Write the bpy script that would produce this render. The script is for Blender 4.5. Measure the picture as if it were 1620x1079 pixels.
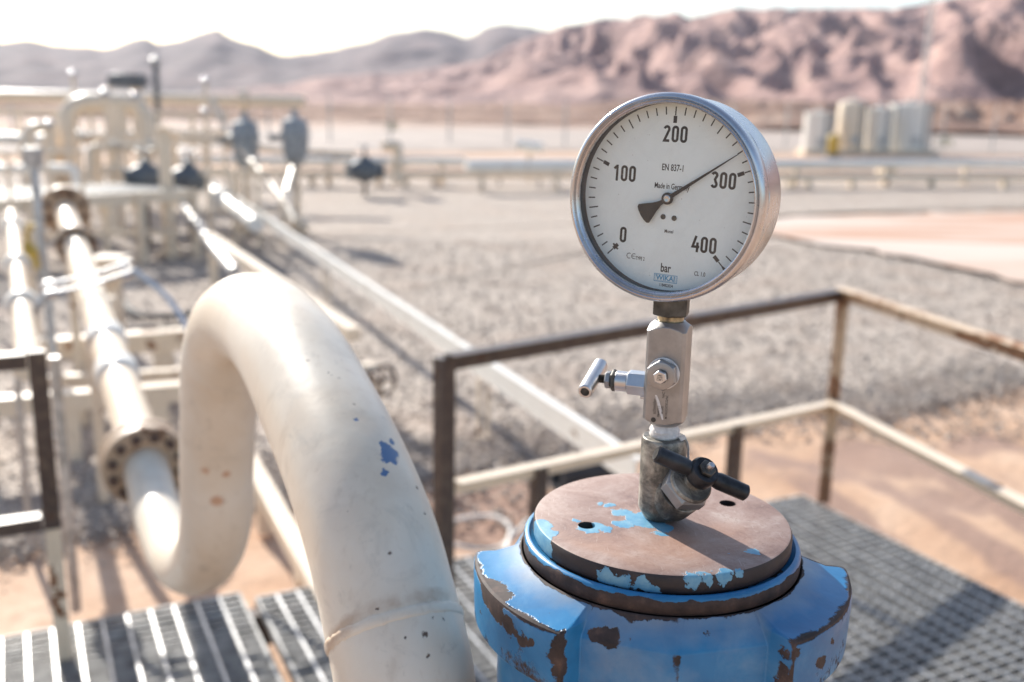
import bpy, bmesh, math, random
from mathutils import Vector, Matrix, noise
R = math.radians
for o in list(bpy.data.objects): bpy.data.objects.remove(o)
SC = bpy.context.scene
COL = SC.collection
random.seed(7)

# ------------------------------------------------------------------ camera
CAMZ = 2.0; FPX = 1590.0; PITCH = R(13.25); ROLL = 0.02
CP = Vector((0, 0, CAMZ))
CF = Vector((0, math.cos(PITCH), -math.sin(PITCH)))
R0 = Vector((1, 0, 0)); U0 = Vector((0, math.sin(PITCH), math.cos(PITCH)))
CR = R0*math.cos(ROLL) + U0*math.sin(ROLL)
CU = -R0*math.sin(ROLL) + U0*math.cos(ROLL)
cd = bpy.data.cameras.new('camera'); cam = bpy.data.objects.new('camera', cd); COL.objects.link(cam)
cam.matrix_world = Matrix(((CR.x, CU.x, -CF.x, CP.x), (CR.y, CU.y, -CF.y, CP.y), (CR.z, CU.z, -CF.z, CP.z), (0, 0, 0, 1)))
cd.sensor_width = 36; cd.lens = FPX*36/1620
cd.clip_start = 0.02; cd.clip_end = 20000
cd.dof.use_dof = True; cd.dof.focus_distance = 0.785; cd.dof.aperture_fstop = 4.1
SC.camera = cam
# ------------------------------------------------------------------ light
SUN_EL = R(28); sh = Vector((0.55, -0.84, 0)).normalized()      # shadows run this way on the ground
to_sun = Vector((-sh.x*math.cos(SUN_EL), -sh.y*math.cos(SUN_EL), math.sin(SUN_EL)))
w = bpy.data.worlds.new('World'); SC.world = w; w.use_nodes = True
nt = w.node_tree; bgn = nt.nodes['Background']
sky = nt.nodes.new('ShaderNodeTexSky'); sky.sky_type = 'NISHITA'; sky.sun_disc = False
sky.sun_elevation = SUN_EL; sky.sun_rotation = math.atan2(to_sun.x, to_sun.y)
sky.air_density = 1.0; sky.dust_density = 1.2; sky.ozone_density = 1.0
nt.links.new(sky.outputs[0], bgn.inputs[0]); bgn.inputs[1].default_value = 0.10
sd = bpy.data.lights.new('sun', 'SUN'); sd.energy = 5.0; sd.angle = R(0.5); sd.color = (1.0, 0.95, 0.87)
so = bpy.data.objects.new('sun', sd); COL.objects.link(so)
so.rotation_euler = to_sun.to_track_quat('Z', 'Y').to_euler()
SC.view_settings.view_transform = 'Standard'; SC.view_settings.look = 'None'
SC.view_settings.gamma = 1; SC.view_settings.exposure = 1.1
SC.cycles.max_bounces = 8; SC.cycles.sample_clamp_indirect = 6

# ------------------------------------------------------------------ helpers
def W(x, y, down=None, depth=None, z=None):
    """photo pixel (1620x1079) + height or depth -> world point"""
    d = CF + CR*((x-810)/FPX) + CU*((539.5-y)/FPX)
    if z is not None: down = CAMZ-z
    if down is not None: k = -down/d.z
    else: k = depth
    return CP + d*k
EU = Vector((-0.446, 0.895, 0)).normalized()     # the plant's own grid: away / across
EV = Vector((EU.y, -EU.x, 0))
Z = Vector((0, 0, 1))

def frame(ax):
    ax = Vector(ax).normalized()
    t = Vector((0, 0, 1)) if abs(ax.z) < 0.95 else Vector((1, 0, 0))
    a = ax.cross(t).normalized(); b = ax.cross(a).normalized()
    return a, b, ax

class MB:
    def __init__(s): s.b = bmesh.new()
    def vs(s, pts): return [s.b.verts.new(p) for p in pts]
    def face(s, vv):
        try: return s.b.faces.new(vv)
        except ValueError: return None
    def box(s, c, size, ax=None):
        c = Vector(c)
        if ax is None: ax = (Vector((1,0,0)), Vector((0,1,0)), Z)
        ax = [Vector(a)*q/2 for a, q in zip(ax, size)]
        v = s.vs([c+ax[0]*i+ax[1]*j+ax[2]*k for k in (-1,1) for j in (-1,1) for i in (-1,1)])
        for f in ((0,2,3,1),(4,5,7,6),(0,1,5,4),(2,6,7,3),(0,4,6,2),(1,3,7,5)): s.face([v[i] for i in f])
        return s
    def beam(s, p, q, wd, ht, up=Z):
        p = Vector(p); q = Vector(q); d = (q-p); L = d.length; d.normalize()
        sd_ = d.cross(up).normalized(); u2 = sd_.cross(d).normalized()
        return s.box((p+q)/2, (L, wd, ht), (d, sd_, u2))
    def angle_iron(s, p, q, wd, th, e1, e2):
        """L section: legs along e1 and e2 from line p-q"""
        p = Vector(p); q = Vector(q); d = (q-p); L = d.length; d.normalize()
        e1 = Vector(e1); e2 = Vector(e2)
        m = (p+q)/2
        s.box(m+e1*wd/2, (L, wd, th), (d, e1, e2)); s.box(m+e2*(wd/2+th/2), (L, th, wd), (d, e1, e2))
        return s
    def lathe(s, prof, o=(0,0,0), ax=Z, seg=48, cap=True, ref=None):
        o = Vector(o); a, b, ax = frame(ax)
        if ref is not None: a = Vector(ref).normalized(); b = ax.cross(a)
        rings = []
        for r, h in prof:
            if r < 1e-6: rings.append([s.b.verts.new(o+ax*h)])
            else: rings.append(s.vs([o+ax*h+a*r*math.cos(2*math.pi*i/seg)+b*r*math.sin(2*math.pi*i/seg) for i in range(seg)]))
        for A, B in zip(rings, rings[1:]):
            for i in range(seg):
                j = (i+1) % seg
                if len(A) == 1 and len(B) == 1: continue
                if len(A) == 1: s.face((A[0], B[j], B[i]))
                elif len(B) == 1: s.face((A[i], A[j], B[0]))
                else: s.face((A[i], A[j], B[j], B[i]))
        if cap:
            if len(rings[0]) > 1: s.face(list(reversed(rings[0])))
            if len(rings[-1]) > 1: s.face(rings[-1])
        return s
    def cyl(s, p, q, r, r2=None, seg=24, ref=None):
        p = Vector(p); q = Vector(q); L = (q-p).length
        return s.lathe([(r, 0), (r if r2 is None else r2, L)], p, q-p, seg, ref=ref)
    def tube(s, pts, r, seg=16, cap=True, closed=False):
        pts = [Vector(p) for p in pts]; n = len(pts); rings = []
        def tan(i):
            if closed: return (pts[(i+1)%n]-pts[i-1]).normalized()
            if i == 0: return (pts[1]-pts[0]).normalized()
            if i == n-1: return (pts[-1]-pts[-2]).normalized()
            return (pts[i+1]-pts[i-1]).normalized()
        a, b, t0 = frame(tan(0))
        for i in range(n):
            t = tan(i); a = (a - t*a.dot(t)).normalized(); b = t.cross(a)
            rr = r[i] if isinstance(r, (list, tuple)) else r
            rings.append(s.vs([pts[i]+a*rr*math.cos(2*math.pi*k/seg)+b*rr*math.sin(2*math.pi*k/seg) for k in range(seg)]))
        prs = list(zip(rings, rings[1:])) + ([(rings[-1], rings[0])] if closed else [])
        for A, B in prs:
            for k in range(seg): s.face((A[k], A[(k+1)%seg], B[(k+1)%seg], B[k]))
        if cap and not closed: s.face(list(reversed(rings[0]))); s.face(rings[-1])
        return s
    def prism(s, poly, o, ex, ey, h, ez=None):
        o = Vector(o); ex = Vector(ex); ey = Vector(ey); ez = ez or ex.cross(ey)
        A = s.vs([o+ex*x+ey*y for x, y in poly]); B = s.vs([o+ex*x+ey*y+ez*h for x, y in poly])
        n = len(poly)
        s.face(list(reversed(A))); s.face(B)
        for i in range(n): s.face((A[i], A[(i+1)%n], B[(i+1)%n], B[i]))
        return s
    def hexa(s, p, q, r, rot=0, ref=None, n=6, ch=0.12):
        """hex nut between p and q, r = across corners / 2, with turned chamfers"""
        p = Vector(p); q = Vector(q); L = (q-p).length; c = ch*r
        a, b, ax = frame(q-p)
        if ref is not None: a = Vector(ref).normalized(); a = (a-ax*a.dot(ax)).normalized(); b = ax.cross(a)
        a2 = a*math.cos(rot)+b*math.sin(rot)
        return s.lathe([(r*0.88, 0), (r, c), (r, L-c), (r*0.88, L)], p, ax, n, ref=a2)
    def sphere(s, c, r, seg=20, sc=(1,1,1)):
        M = Matrix.Translation(c) @ Matrix.Diagonal((r*sc[0], r*sc[1], r*sc[2], 1))
        bmesh.ops.create_uvsphere(s.b, u_segments=seg, v_segments=seg//2, radius=1, matrix=M); return s
    def build(s, name, m, parent=None, bevel=0, sharp=32, smooth=True, bseg=2):
        bmesh.ops.remove_doubles(s.b, verts=s.b.verts, dist=1e-7)
        bmesh.ops.recalc_face_normals(s.b, faces=s.b.faces)
        me = bpy.data.meshes.new(name); s.b.to_mesh(me); s.b.free()
        return link_mesh(name, me, m, parent, bevel, sharp, smooth, bseg)

def root_loc(o):
    v = Vector((0,0,0))
    while o is not None: v += o.location; o = o.parent
    return v
def link_mesh(name, me, m, parent=None, bevel=0, sharp=32, smooth=True, bseg=2):
    o = bpy.data.objects.new(name, me); COL.objects.link(o)
    if m: me.materials.append(m)
    if smooth:
        for p in me.polygons: p.use_smooth = True
        me.set_sharp_from_angle(angle=R(sharp))
    if parent is not None:
        L = root_loc(parent); me.transform(Matrix.Translation(-L)); o.parent = parent
    if bevel:
        b = o.modifiers.new('bevel', 'BEVEL'); b.width = bevel; b.segments = bseg; b.limit_method = 'ANGLE'; b.angle_limit = R(35)
        b.harden_normals = False
    return o
def thing(name, loc, label, cat, group=None):
    o = bpy.data.objects.new(name, None); COL.objects.link(o); o.location = loc; o.empty_display_size = 0.1
    return tag(o, label, cat, group)
def tag(o, label=None, cat=None, group=None, kind=None):
    if label: o['label'] = label
    if cat: o['category'] = cat
    if group: o['group'] = group
    if kind: o['kind'] = kind
    return o
def copy_tree(o, parent=None, loc=None, label=None):
    c = o.copy(); COL.objects.link(c)
    if parent is not None: c.parent = parent
    if loc is not None: c.location = loc
    if label: c['label'] = label
    for ch in list(o.children): copy_tree(ch, c)
    return c

# ------------------------------------------------------------------ material helpers
class NT:
    def __init__(s, name):
        s.m = bpy.data.materials.new(name); s.m.use_nodes = True; s.t = s.m.node_tree
        s.p = s.t.nodes['Principled BSDF']; s.out = s.t.nodes['Material Output']
        s.pos = s.t.nodes.new('ShaderNodeNewGeometry').outputs['Position']
    def n(s, t, **k):
        x = s.t.nodes.new(t)
        for a, b in k.items(): setattr(x, a, b)
        return x
    def put(s, sock, v):
        if hasattr(v, 'links') or isinstance(v, bpy.types.NodeSocket): s.t.links.new(v, sock)
        else:
            if hasattr(sock.default_value, '__len__') and len(sock.default_value) == 4 and len(v) == 3: v = (*v, 1)
            sock.default_value = v
    def noise(s, scale, detail=4, rough=0.55, dist=0, vec=None, col=False):
        x = s.n('ShaderNodeTexNoise'); x.inputs['Scale'].default_value = scale; x.inputs['Detail'].default_value = detail
        x.inputs['Roughness'].default_value = rough; x.inputs['Distortion'].default_value = dist
        s.put(x.inputs['Vector'], vec if vec is not None else s.pos)
        return x.outputs['Color' if col else 'Fac']
    def vor(s, scale, feature='F1', vec=None, out='Distance'):
        x = s.n('ShaderNodeTexVoronoi', feature=feature); x.inputs['Scale'].default_value = scale
        s.put(x.inputs['Vector'], vec if vec is not None else s.pos); return x.outputs[out]
    def math(s, op, a, b=0.0, c=None):
        x = s.n('ShaderNodeMath', operation=op); s.put(x.inputs[0], a); s.put(x.inputs[1], b)
        if c is not None: s.put(x.inputs[2], c)
        return x.outputs[0]
    def vm(s, op, a, b=(0,0,0)):
        x = s.n('ShaderNodeVectorMath', operation=op); s.put(x.inputs[0], a); s.put(x.inputs[1], b)
        return x.outputs['Value'] if op in ('DISTANCE', 'LENGTH', 'DOT_PRODUCT') else x.outputs[0]
    def scale(s, a, k):
        x = s.n('ShaderNodeVectorMath', operation='SCALE'); s.put(x.inputs[0], a); s.put(x.inputs['Scale'], k); return x.outputs[0]
    def ramp(s, f, stops, interp='LINEAR'):
        x = s.n('ShaderNodeValToRGB'); cr = x.color_ramp; cr.interpolation = interp
        while len(cr.elements) < len(stops): cr.elements.new(0.5)
        for e, (p, c) in zip(cr.elements, stops): e.position = p; e.color = (*c, 1) if hasattr(c, '__len__') else (c, c, c, 1)
        s.put(x.inputs[0], f); return x.outputs[0]
    def step(s, f, a, b):
        x = s.n('ShaderNodeMapRange'); x.inputs[1].default_value = a; x.inputs[2].default_value = b; s.put(x.inputs[0], f); return x.outputs[0]
    def mix(s, f, a, b, mode='MIX'):
        x = s.n('ShaderNodeMix', data_type='RGBA', blend_type=mode); s.put(x.inputs[0], f); s.put(x.inputs[6], a); s.put(x.inputs[7], b); return x.outputs[2]
    def fmix(s, f, a, b):
        x = s.n('ShaderNodeMix'); s.put(x.inputs[0], f); s.put(x.inputs[2], a); s.put(x.inputs[3], b); return x.outputs[0]
    def bump(s, h, strength=0.3, dist=0.01, nrm=None):
        x = s.n('ShaderNodeBump'); x.inputs['Strength'].default_value = strength; x.inputs['Distance'].default_value = dist
        s.put(x.inputs['Height'], h)
        if nrm is not None: s.put(x.inputs['Normal'], nrm)
        return x.outputs[0]
    def spots(s, lst, namp=0.01, nscale=60, sx=(1,1,1)):
        """<0 inside any of the blobs (x,y,z,r), edges broken by noise; returns signed distance"""
        nn = s.noise(nscale, 5, 0.65, col=True)
        q = s.vm('ADD', s.pos, s.scale(s.vm('SUBTRACT', nn, (0.5,0.5,0.5)), namp*2))
        out = None
        for x, y, z, r in lst:
            d = s.math('SUBTRACT', s.vm('DISTANCE', q, (x, y, z)), r)
            out = d if out is None else s.math('MINIMUM', out, d)
        return out
    def set(s, **k):
        al = dict(col='Base Color', rough='Roughness', metal='Metallic', nrm='Normal', coat='Coat Weight', spec='Specular IOR Level')
        for a, b in k.items(): s.put(s.p.inputs[al.get(a, a)], b)
        return s.m

def simple(name, col, rough=0.5, metal=0, var=0.12, sc=30, bump=0.0):
    t = NT(name); n = t.noise(sc, 4)
    c2 = tuple(max(0, x*(1-var*2.2)) for x in col); c3 = tuple(min(1, x*(1+var)) for x in col)
    return t.set(col=t.ramp(n, [(0.3, c2), (0.7, c3)]), rough=rough, metal=metal, **({'nrm': t.bump(n, bump, 0.002)} if bump else {}))

def worn_paint(name, paint, under, thr=0.62, sc=9, rough=0.4, streak=0.25, fine=60, dirt=(0.35,0.25,0.16)):
    t = NT(name)
    a = t.noise(sc, 6, 0.62, 0.4)
    m = t.step(a, thr, thr+0.012)
    d = t.step(t.noise(sc*2.2, 4, 0.6), 0.45, 0.8)
    p = t.mix(t.math('MULTIPLY', d, streak), paint, dirt)
    u = t.mix(t.step(t.noise(fine, 4), 0.35, 0.65), under, tuple(x*0.5 for x in under))
    h = t.math('SUBTRACT', t.math('MULTIPLY', t.noise(fine*2, 3), 0.3), m)
    return t.set(col=t.mix(m, p, u), rough=t.fmix(m, rough, 0.85), nrm=t.bump(h, 0.35, 0.0006))

# ---- shared materials
GLOSSY_SKY = None
M = {}
M['cream'] = worn_paint('cream_paint', (0.79, 0.655, 0.50), (0.33, 0.17, 0.09), 0.70, 5, 0.35, 0.25)
M['cream2'] = worn_paint('cream_paint_rusty', (0.72, 0.60, 0.46), (0.30, 0.14, 0.07), 0.60, 7, 0.42, 0.35)
M['white'] = worn_paint('white_paint', (0.80, 0.77, 0.71), (0.40, 0.27, 0.18), 0.64, 6, 0.38, 0.15)
M['galv'] = simple('galvanised_steel', (0.50, 0.50, 0.50), 0.48, 0.75, 0.2, 25)
M['grate'] = simple('grating_steel', (0.40, 0.39, 0.37), 0.6, 0.1, 0.25, 12)
M['darkvalve'] = simple('dark_grey_paint', (0.14, 0.155, 0.17), 0.5, 0.1, 0.25, 12)
M['midgrey'] = simple('mid_grey_paint', (0.33, 0.35, 0.37), 0.65, 0.1, 0.2, 10)
M['rubber'] = simple('dull_rubber', (0.05, 0.05, 0.055), 0.7)
M['black'] = simple('dial_black', (0.018, 0.018, 0.02), 0.5, 0, 0.05)
M['yellow'] = simple('ochre_paint', (0.55, 0.38, 0.07), 0.5)
M['green'] = simple('green_weed', (0.14, 0.20, 0.05), 0.8)
M['redpaint'] = simple('red_lettering', (0.55, 0.12, 0.08), 0.5)
M['blueink'] = simple('blue_ink', (0.10, 0.32, 0.52), 0.5, 0, 0.05)
M['rustbrown'] = worn_paint('brown_rusted_iron', (0.060, 0.040, 0.035), (0.14, 0.075, 0.05), 0.62, 14, 0.34, 0.3)
M['railrust'] = worn_paint('cream_rail_rust_streaked', (0.66, 0.50, 0.35), (0.42, 0.23, 0.13), 0.50, 6, 0.45, 0.3)
M['wood'] = simple('bleached_plank', (0.5, 0.38, 0.25), 0.8)

# ------------------------------------------------------------------ terrain
def fbm(p, o=5): return noise.fractal(Vector(p), 1.0, 2.0, o)
def interp(tab, x):
    if x <= tab[0][0]: return tab[0][1]
    for (a, p), (b, q) in zip(tab, tab[1:]):
        if x <= b:
            t = (x-a)/(b-a); t = t*t*(3-2*t) if False else t
            return p+(q-p)*t
    return tab[-1][1]
def px_dir(x, y):
    d = CF + CR*((x-810)/FPX) + CU*((539.5-y)/FPX); h = math.hypot(d.x, d.y)
    return math.atan2(d.x, d.y), d.z/h

def terrain(name, sky_px, r0, r1, mat, label_scale, rough, extra_l, extra_r, nr=60, na=420, base=-1.0, pw=0.9, seed=0.0, crest=0.8, n0=0.45):
    tab = [px_dir(x, y) for x, y in sky_px]
    tab = [(R(-75), extra_l)] + tab + [(R(75), extra_r)]
    b = MB(); rows = []
    for i in range(nr):
        s = i/(nr-1)
        row = []
        for j in range(na):
            az = R(-72) + R(144)*j/(na-1)
            Rr = r0*(1-s) + r1*s + (25*fbm((az*9, seed, 0), 3) if i == 0 else 0)
            E = interp(tab, az)*1.05 + 0.0016*fbm((az*60, seed+3.1, 0.2), 5)
            x = Rr*math.sin(az); y = Rr*math.cos(az)
            if s < crest:
                q = s/crest
                prof = q**pw
            else:
                q = (s-crest)/(1-crest); prof = 1-0.55*q
            gx, gy = x/label_scale, y/label_scale
            rid = 1-abs(noise.noise(Vector((gx*1.3, gy*0.7, seed))))*2.0
            rid2 = 1-abs(noise.noise(Vector((gx*3.1, gy*1.9, seed+9))))*2
            f = fbm((gx*2, gy*2, seed), 5)
            amp = rough*min(1, s*6)*(0.15+0.85*min(1, abs(s-crest)/0.25))
            h = (CAMZ + E*(r0*(1-crest)+r1*crest))*prof
            topR = r0*(1-crest)+r1*crest
            rid3 = 1-abs(noise.noise(Vector((gx*6.0, gy*2.0, seed+4))))*2
            h = h + amp*topR*E*(n0*(rid-0.6)*0.22 + 0.17*(rid2-0.6) + 0.17*(rid3-0.55) + 0.14*f)
            lim = CAMZ + E*Rr*0.995 if s < crest else 1e9
            h = min(h, lim)
            if i == 0: h = base
            row.append(b.b.verts.new((x, y, max(h, base))))
        rows.append(row)
    for A, B_ in zip(rows, rows[1:]):
        for k in range(na-1): b.face((A[k], A[k+1], B_[k+1], B_[k]))
    o = b.build(name, mat, sharp=60); tag(o, kind='structure'); return o

def rock_mat(name, c_lo, c_mid, c_hi, sc):
    t = NT(name)
    n1 = t.noise(sc, 8, 0.62, 0.3); n2 = t.noise(sc*6, 6, 0.6)
    strat = t.vm('MULTIPLY', t.pos, (1, 1, 5))
    n3 = t.noise(sc*1.6, 4, 0.5, 0.6, vec=strat)
    c = t.ramp(t.math('ADD', t.math('MULTIPLY', n1, 0.5), t.math('MULTIPLY', n3, 0.5)), [(0.36, c_lo), (0.5, c_mid), (0.64, c_hi)])
    return t.set(col=c, rough=0.95, nrm=t.bump(t.math('ADD', n1, t.math('MULTIPLY', n2, 0.4)), 0.9, 9.0))
M['rock_far'] = rock_mat('purple_far_rock', (0.065, 0.040, 0.043), (0.105, 0.068, 0.070), (0.175, 0.112, 0.102), 0.008)
M['rock_near'] = rock_mat('pink_brown_rock', (0.22, 0.135, 0.13), (0.37, 0.23, 0.20), (0.55, 0.365, 0.305), 0.025)
M['foothill'] = rock_mat('sandy_foothill', (0.22, 0.12, 0.09), (0.42, 0.25, 0.18), (0.62, 0.44, 0.34), 0.12)

far_sky = [(-250,60),(0,68),(40,65),(80,73),(130,77),(160,79),(200,70),(232,60),(250,73),(290,65),(320,55),(345,50),(370,65),(410,75),(445,90),(500,85),(560,75),(620,56),(665,49),(700,54),(740,66),(770,48),(800,40),(850,50),(900,60),(1100,75),(1620,90),(1900,80)]
terrain('mountain_range', far_sky, 1300, 2400, M['rock_far'], 330, 0.30, 0.10, 0.02, seed=1.7, pw=1.0, crest=0.85)
near_sky = [(-250,150),(0,152),(300,148),(430,138),(520,122),(640,118),(760,100),(830,66),(860,58),(900,45),(930,40),(960,34),(1000,32),(1040,28),(1070,26),(1090,36),(1120,28),(1160,18),(1210,20),(1250,21),(1320,19),(1380,21),(1420,18),(1450,15),(1510,5),(1560,-2),(1620,-10),(1800,-30)]
terrain('hills', near_sky, 260, 1250, M['rock_near'], 120, 0.75, 0.01, 0.16, nr=170, na=860, seed=5.2, pw=1.2, crest=0.85, n0=0.8)
foot_sky = [(-250,158),(0,160),(250,158),(400,162),(480,163),(560,165),(640,164),(700,166),(800,163),(900,166),(1000,158),(1250,160),(1350,165),(1450,162),(1620,160),(1800,158)]
terrain('foothills', foot_sky, 100, 250, M['foothill'], 16, 2.8, 0.003, 0.006, nr=90, na=900, seed=8.8, pw=0.55, base=-0.4, crest=0.75, n0=1.1)

# ---- ground
t = NT('desert_sand')
n1 = t.noise(0.9, 6, 0.6, 0.5); n2 = t.noise(14, 5, 0.6); n3 = t.noise(0.035, 4, 0.6)
c = t.ramp(n1, [(0.3, (0.40, 0.235, 0.145)), (0.5, (0.53, 0.345, 0.23)), (0.7, (0.62, 0.45, 0.33))])
c = t.mix(t.math('MULTIPLY', t.step(n2, 0.45, 0.62), 0.35), c, (0.42, 0.27, 0.18))
far = t.step(t.vm('LENGTH', t.pos), 30, 90)
cf = t.ramp(n3, [(0.35, (0.34, 0.24, 0.19)), (0.5, (0.44, 0.33, 0.27)), (0.66, (0.40, 0.25, 0.17))])
c = t.mix(far, c, cf)
shade_spots = t.spots([(*W(1395, 720, z=0)[:], 0.30), (*W(1300, 735, z=0)[:], 0.22), (*W(1235, 728, z=0)[:], 0.16), (*W(1570, 700, z=0)[:], 0.24), (*W(780, 800, z=0)[:], 0.45), (*W(1500, 780, z=0)[:], 0.2)], 0.35, 1.6)  # shadow patches painted into the sand colour
shade_mask = t.step(shade_spots, 0.10, -0.05)
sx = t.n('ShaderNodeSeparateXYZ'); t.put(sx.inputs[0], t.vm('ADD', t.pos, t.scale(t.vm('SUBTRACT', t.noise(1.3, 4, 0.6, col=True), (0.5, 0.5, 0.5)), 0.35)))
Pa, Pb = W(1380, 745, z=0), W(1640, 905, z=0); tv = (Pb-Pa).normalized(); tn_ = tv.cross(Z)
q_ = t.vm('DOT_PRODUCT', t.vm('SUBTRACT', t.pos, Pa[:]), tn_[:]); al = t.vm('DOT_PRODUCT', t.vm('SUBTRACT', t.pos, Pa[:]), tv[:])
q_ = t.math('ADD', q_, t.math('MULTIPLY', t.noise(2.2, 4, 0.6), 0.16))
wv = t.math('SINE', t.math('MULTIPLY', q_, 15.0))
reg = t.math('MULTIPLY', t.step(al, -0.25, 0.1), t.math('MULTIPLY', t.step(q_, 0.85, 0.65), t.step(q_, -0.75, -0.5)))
shade_mask = t.math('MAXIMUM', shade_mask, t.math('MULTIPLY', t.step(wv, -0.3, 0.5), reg))  # diagonal shadow streaks, painted in as a wavering stripe pattern
c = t.mix(t.math('MULTIPLY', shade_mask, 0.75), c, (0.25, 0.16, 0.13))
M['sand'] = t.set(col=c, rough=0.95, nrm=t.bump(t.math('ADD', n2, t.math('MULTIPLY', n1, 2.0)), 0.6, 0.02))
b = MB()
N = 90
def gh(x, y):
    d = math.hypot(x, y)
    if d > 60: return -0.02
    h = 0.02*fbm((x*0.9, y*0.9, 3), 4)
    # tyre ruts running across the bare sand right of the platform
    s = x*0.83 + y*0.55
    if y < 9 and x > 0.4 and d < 9: h += 0.028*math.sin(s*9.0 + 1.2*fbm((x, y, 0), 3))*min(1, max(0, (x-0.4)))
    return min(h - 0.02, 0.0)
xs = sorted(set([-9000, -3000, -900, -300, -110, -60] + [-25+0.14*i for i in range(int(50/0.14))] + [40, 60, 110, 300, 900, 3000, 9000]))
ys = sorted(set([-3000, -300, -60, -12, -3] + [0.14*i for i in range(int(14/0.14))] + [14+0.9*i for i in range(30)] + [60, 110, 160, 300, 900, 3000, 9000]))
xs = [x for x in xs if abs(x) > 24 or abs(x) < 9 or abs((x*100) % 70) < 14]
g = [[b.b.verts.new((x, y, gh(x, y))) for x in xs] for y in ys]
for A, B_ in zip(g, g[1:]):
    for k in range(len(xs)-1): b.face((A[k], A[k+1], B_[k+1], B_[k]))
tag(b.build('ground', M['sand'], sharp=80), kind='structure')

t = NT('crushed_gravel')
v = t.vor(48, out='Color'); vd = t.vor(48); big = t.noise(1.1, 5, 0.6); v2 = t.vor(13, out='Color')
sep = t.n('ShaderNodeSeparateColor'); t.put(sep.inputs[0], v)
c = t.ramp(sep.outputs[0], [(0.0, (0.26, 0.205, 0.17)), (0.35, (0.42, 0.345, 0.29)), (0.7, (0.56, 0.475, 0.40)), (1.0, (0.74, 0.65, 0.56))])
c = t.mix(t.math('MULTIPLY', t.step(big, 0.5, 0.72), 0.55), c, (0.46, 0.33, 0.25))
sep2 = t.n('ShaderNodeSeparateColor'); t.put(sep2.inputs[0], v2)
c = t.mix(t.math('MULTIPLY', t.step(sep2.outputs[1], 0.8, 1.0), 0.25), c, (0.20, 0.17, 0.16))
M['gravel'] = t.set(col=c, rough=0.9, nrm=t.bump(t.math('SUBTRACT', 1.0, vd), 1.0, 0.025))
def sheet(name, poly_px, z, mat, jit=0.0, step_=0.25, kind='structure', maxd=1e9):
    pts = [W(x, y, z=z) for x, y in poly_px]; out = []
    for i, p in enumerate(pts):
        q = pts[(i+1) % len(pts)]; L = (q-p).length; n = max(1, min(400, int(L/step_)))
        for k in range(n):
            r = p.lerp(q, k/n); f1 = noise.fractal(Vector((r.x*1.7, r.y*1.7, 1)), 0.6, 2.2, 5); f2 = noise.fractal(Vector((r.x*1.7, r.y*1.7, 7)), 0.6, 2.2, 5); r.x += jit*f1*1.6; r.y += jit*f2*1.6
            r.z = z; out.append(r)
    b = MB(); b.face(b.vs(out)); bmesh.ops.triangulate(b.b, faces=b.b.faces)
    o = b.build(name, mat); tag(o, kind=kind); return o
sheet('gravel_bed', [(-900,300),(-300,284),(0,276),(340,270),(900,272),(1300,282),(1900,290),(1900,345),(1620,332),(1500,334),(1235,340),(1140,352),(1235,378),(1400,405),(1620,448),(1900,500),(1900,575),(1620,600),(1500,622),(1380,652),(1280,640),(1150,655),(1000,690),(860,715),(740,735),(560,765),(400,785),(230,810),(100,832),(0,860),(-400,930),(-900,900)], 0.006, M['gravel'], 0.14, 0.07)
t = NT('pale_track'); n = t.noise(0.35, 5, 0.6, 0.8, vec=t.vm('MULTIPLY', t.pos, (0.4, 2.2, 1)))
M['track'] = t.set(col=t.ramp(n, [(0.36, (0.48, 0.27, 0.18)), (0.48, (0.55, 0.42, 0.34)), (0.62, (0.60, 0.50, 0.43))]), rough=0.95)
sheet('sand_track', [(1150,352),(1240,343),(1620,334),(2000,340),(2000,520),(1620,444),(1400,401),(1235,374)], 0.05, M['track'], 0.25, 0.4)
M['roadgrey'] = simple('pale_gravel_road', (0.40, 0.33, 0.285), 0.9, 0, 0.1, 0.4)
sheet('road', [(-600,246),(300,238),(900,238),(2200,250),(2200,222),(900,206),(300,204),(-600,210)], 0.02, M['roadgrey'], 0.3, 2.0)
sheet('path', [(420,262),(900,264),(2000,276),(2000,264),(900,250),(420,250)], 0.024, M['roadgrey'], 0.15, 1.0)

# ------------------------------------------------------------------ steel platform
PO = W(1269, 783, z=0.25)                      # far right corner of the deck
def G(a, b, z=0.25): v = PO + EV*a + EU*b; v.z = z; return v
def grating(a0, a1, b0, b1, label, z=0.25):
    root = thing('grating_panel', G((a0+a1)/2, (b0+b1)/2, z), label, 'grating', 'steel grating panels of the well platform')
    bb = MB()
    n = int((b1-b0)/0.042)
    for i in range(1, n):
        q = b0+(b1-b0)*i/n; bb.beam(G(a0+.012, q, z-.0145), G(a1-.012, q, z-.0145), 0.009, 0.029)
    bb.build('bearing_bars', M['grate'], root, smooth=False)
    cb = MB(); n = int((a1-a0)/0.075)
    for i in range(1, n):
        q = a0+(a1-a0)*i/n; cb.beam(G(q, b0+.012, z-.010), G(q, b1-.012, z-.010), 0.010, 0.026)
    cb.build('cross_bars', M['galv'], root, smooth=False)
    fr = MB()
    for p, q in ((G(a0, b0+.006, z-.018), G(a1, b0+.006, z-.018)), (G(a0, b1-.006, z-.018), G(a1, b1-.006, z-.018))): fr.beam(p, q, 0.011, 0.042)
    for p, q in ((G(a0+.006, b0+.012, z-.018), G(a0+.006, b1-.012, z-.018)), (G(a1-.006, b0+.012, z-.018), G(a1-.006, b1-.012, z-.018))): fr.beam(p, q, 0.011, 0.042)
    fr.build('edge_frame', M['grate'], root, smooth=False)
    return root
grating(-1.24, 0, -2.2, 0, 'steel grating panel on the right, under the rusty corner post')
grating(-2.53, -1.25, -2.2, 0.03, 'steel grating panel between the curved cream pipe and the blue wellhead')
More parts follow.
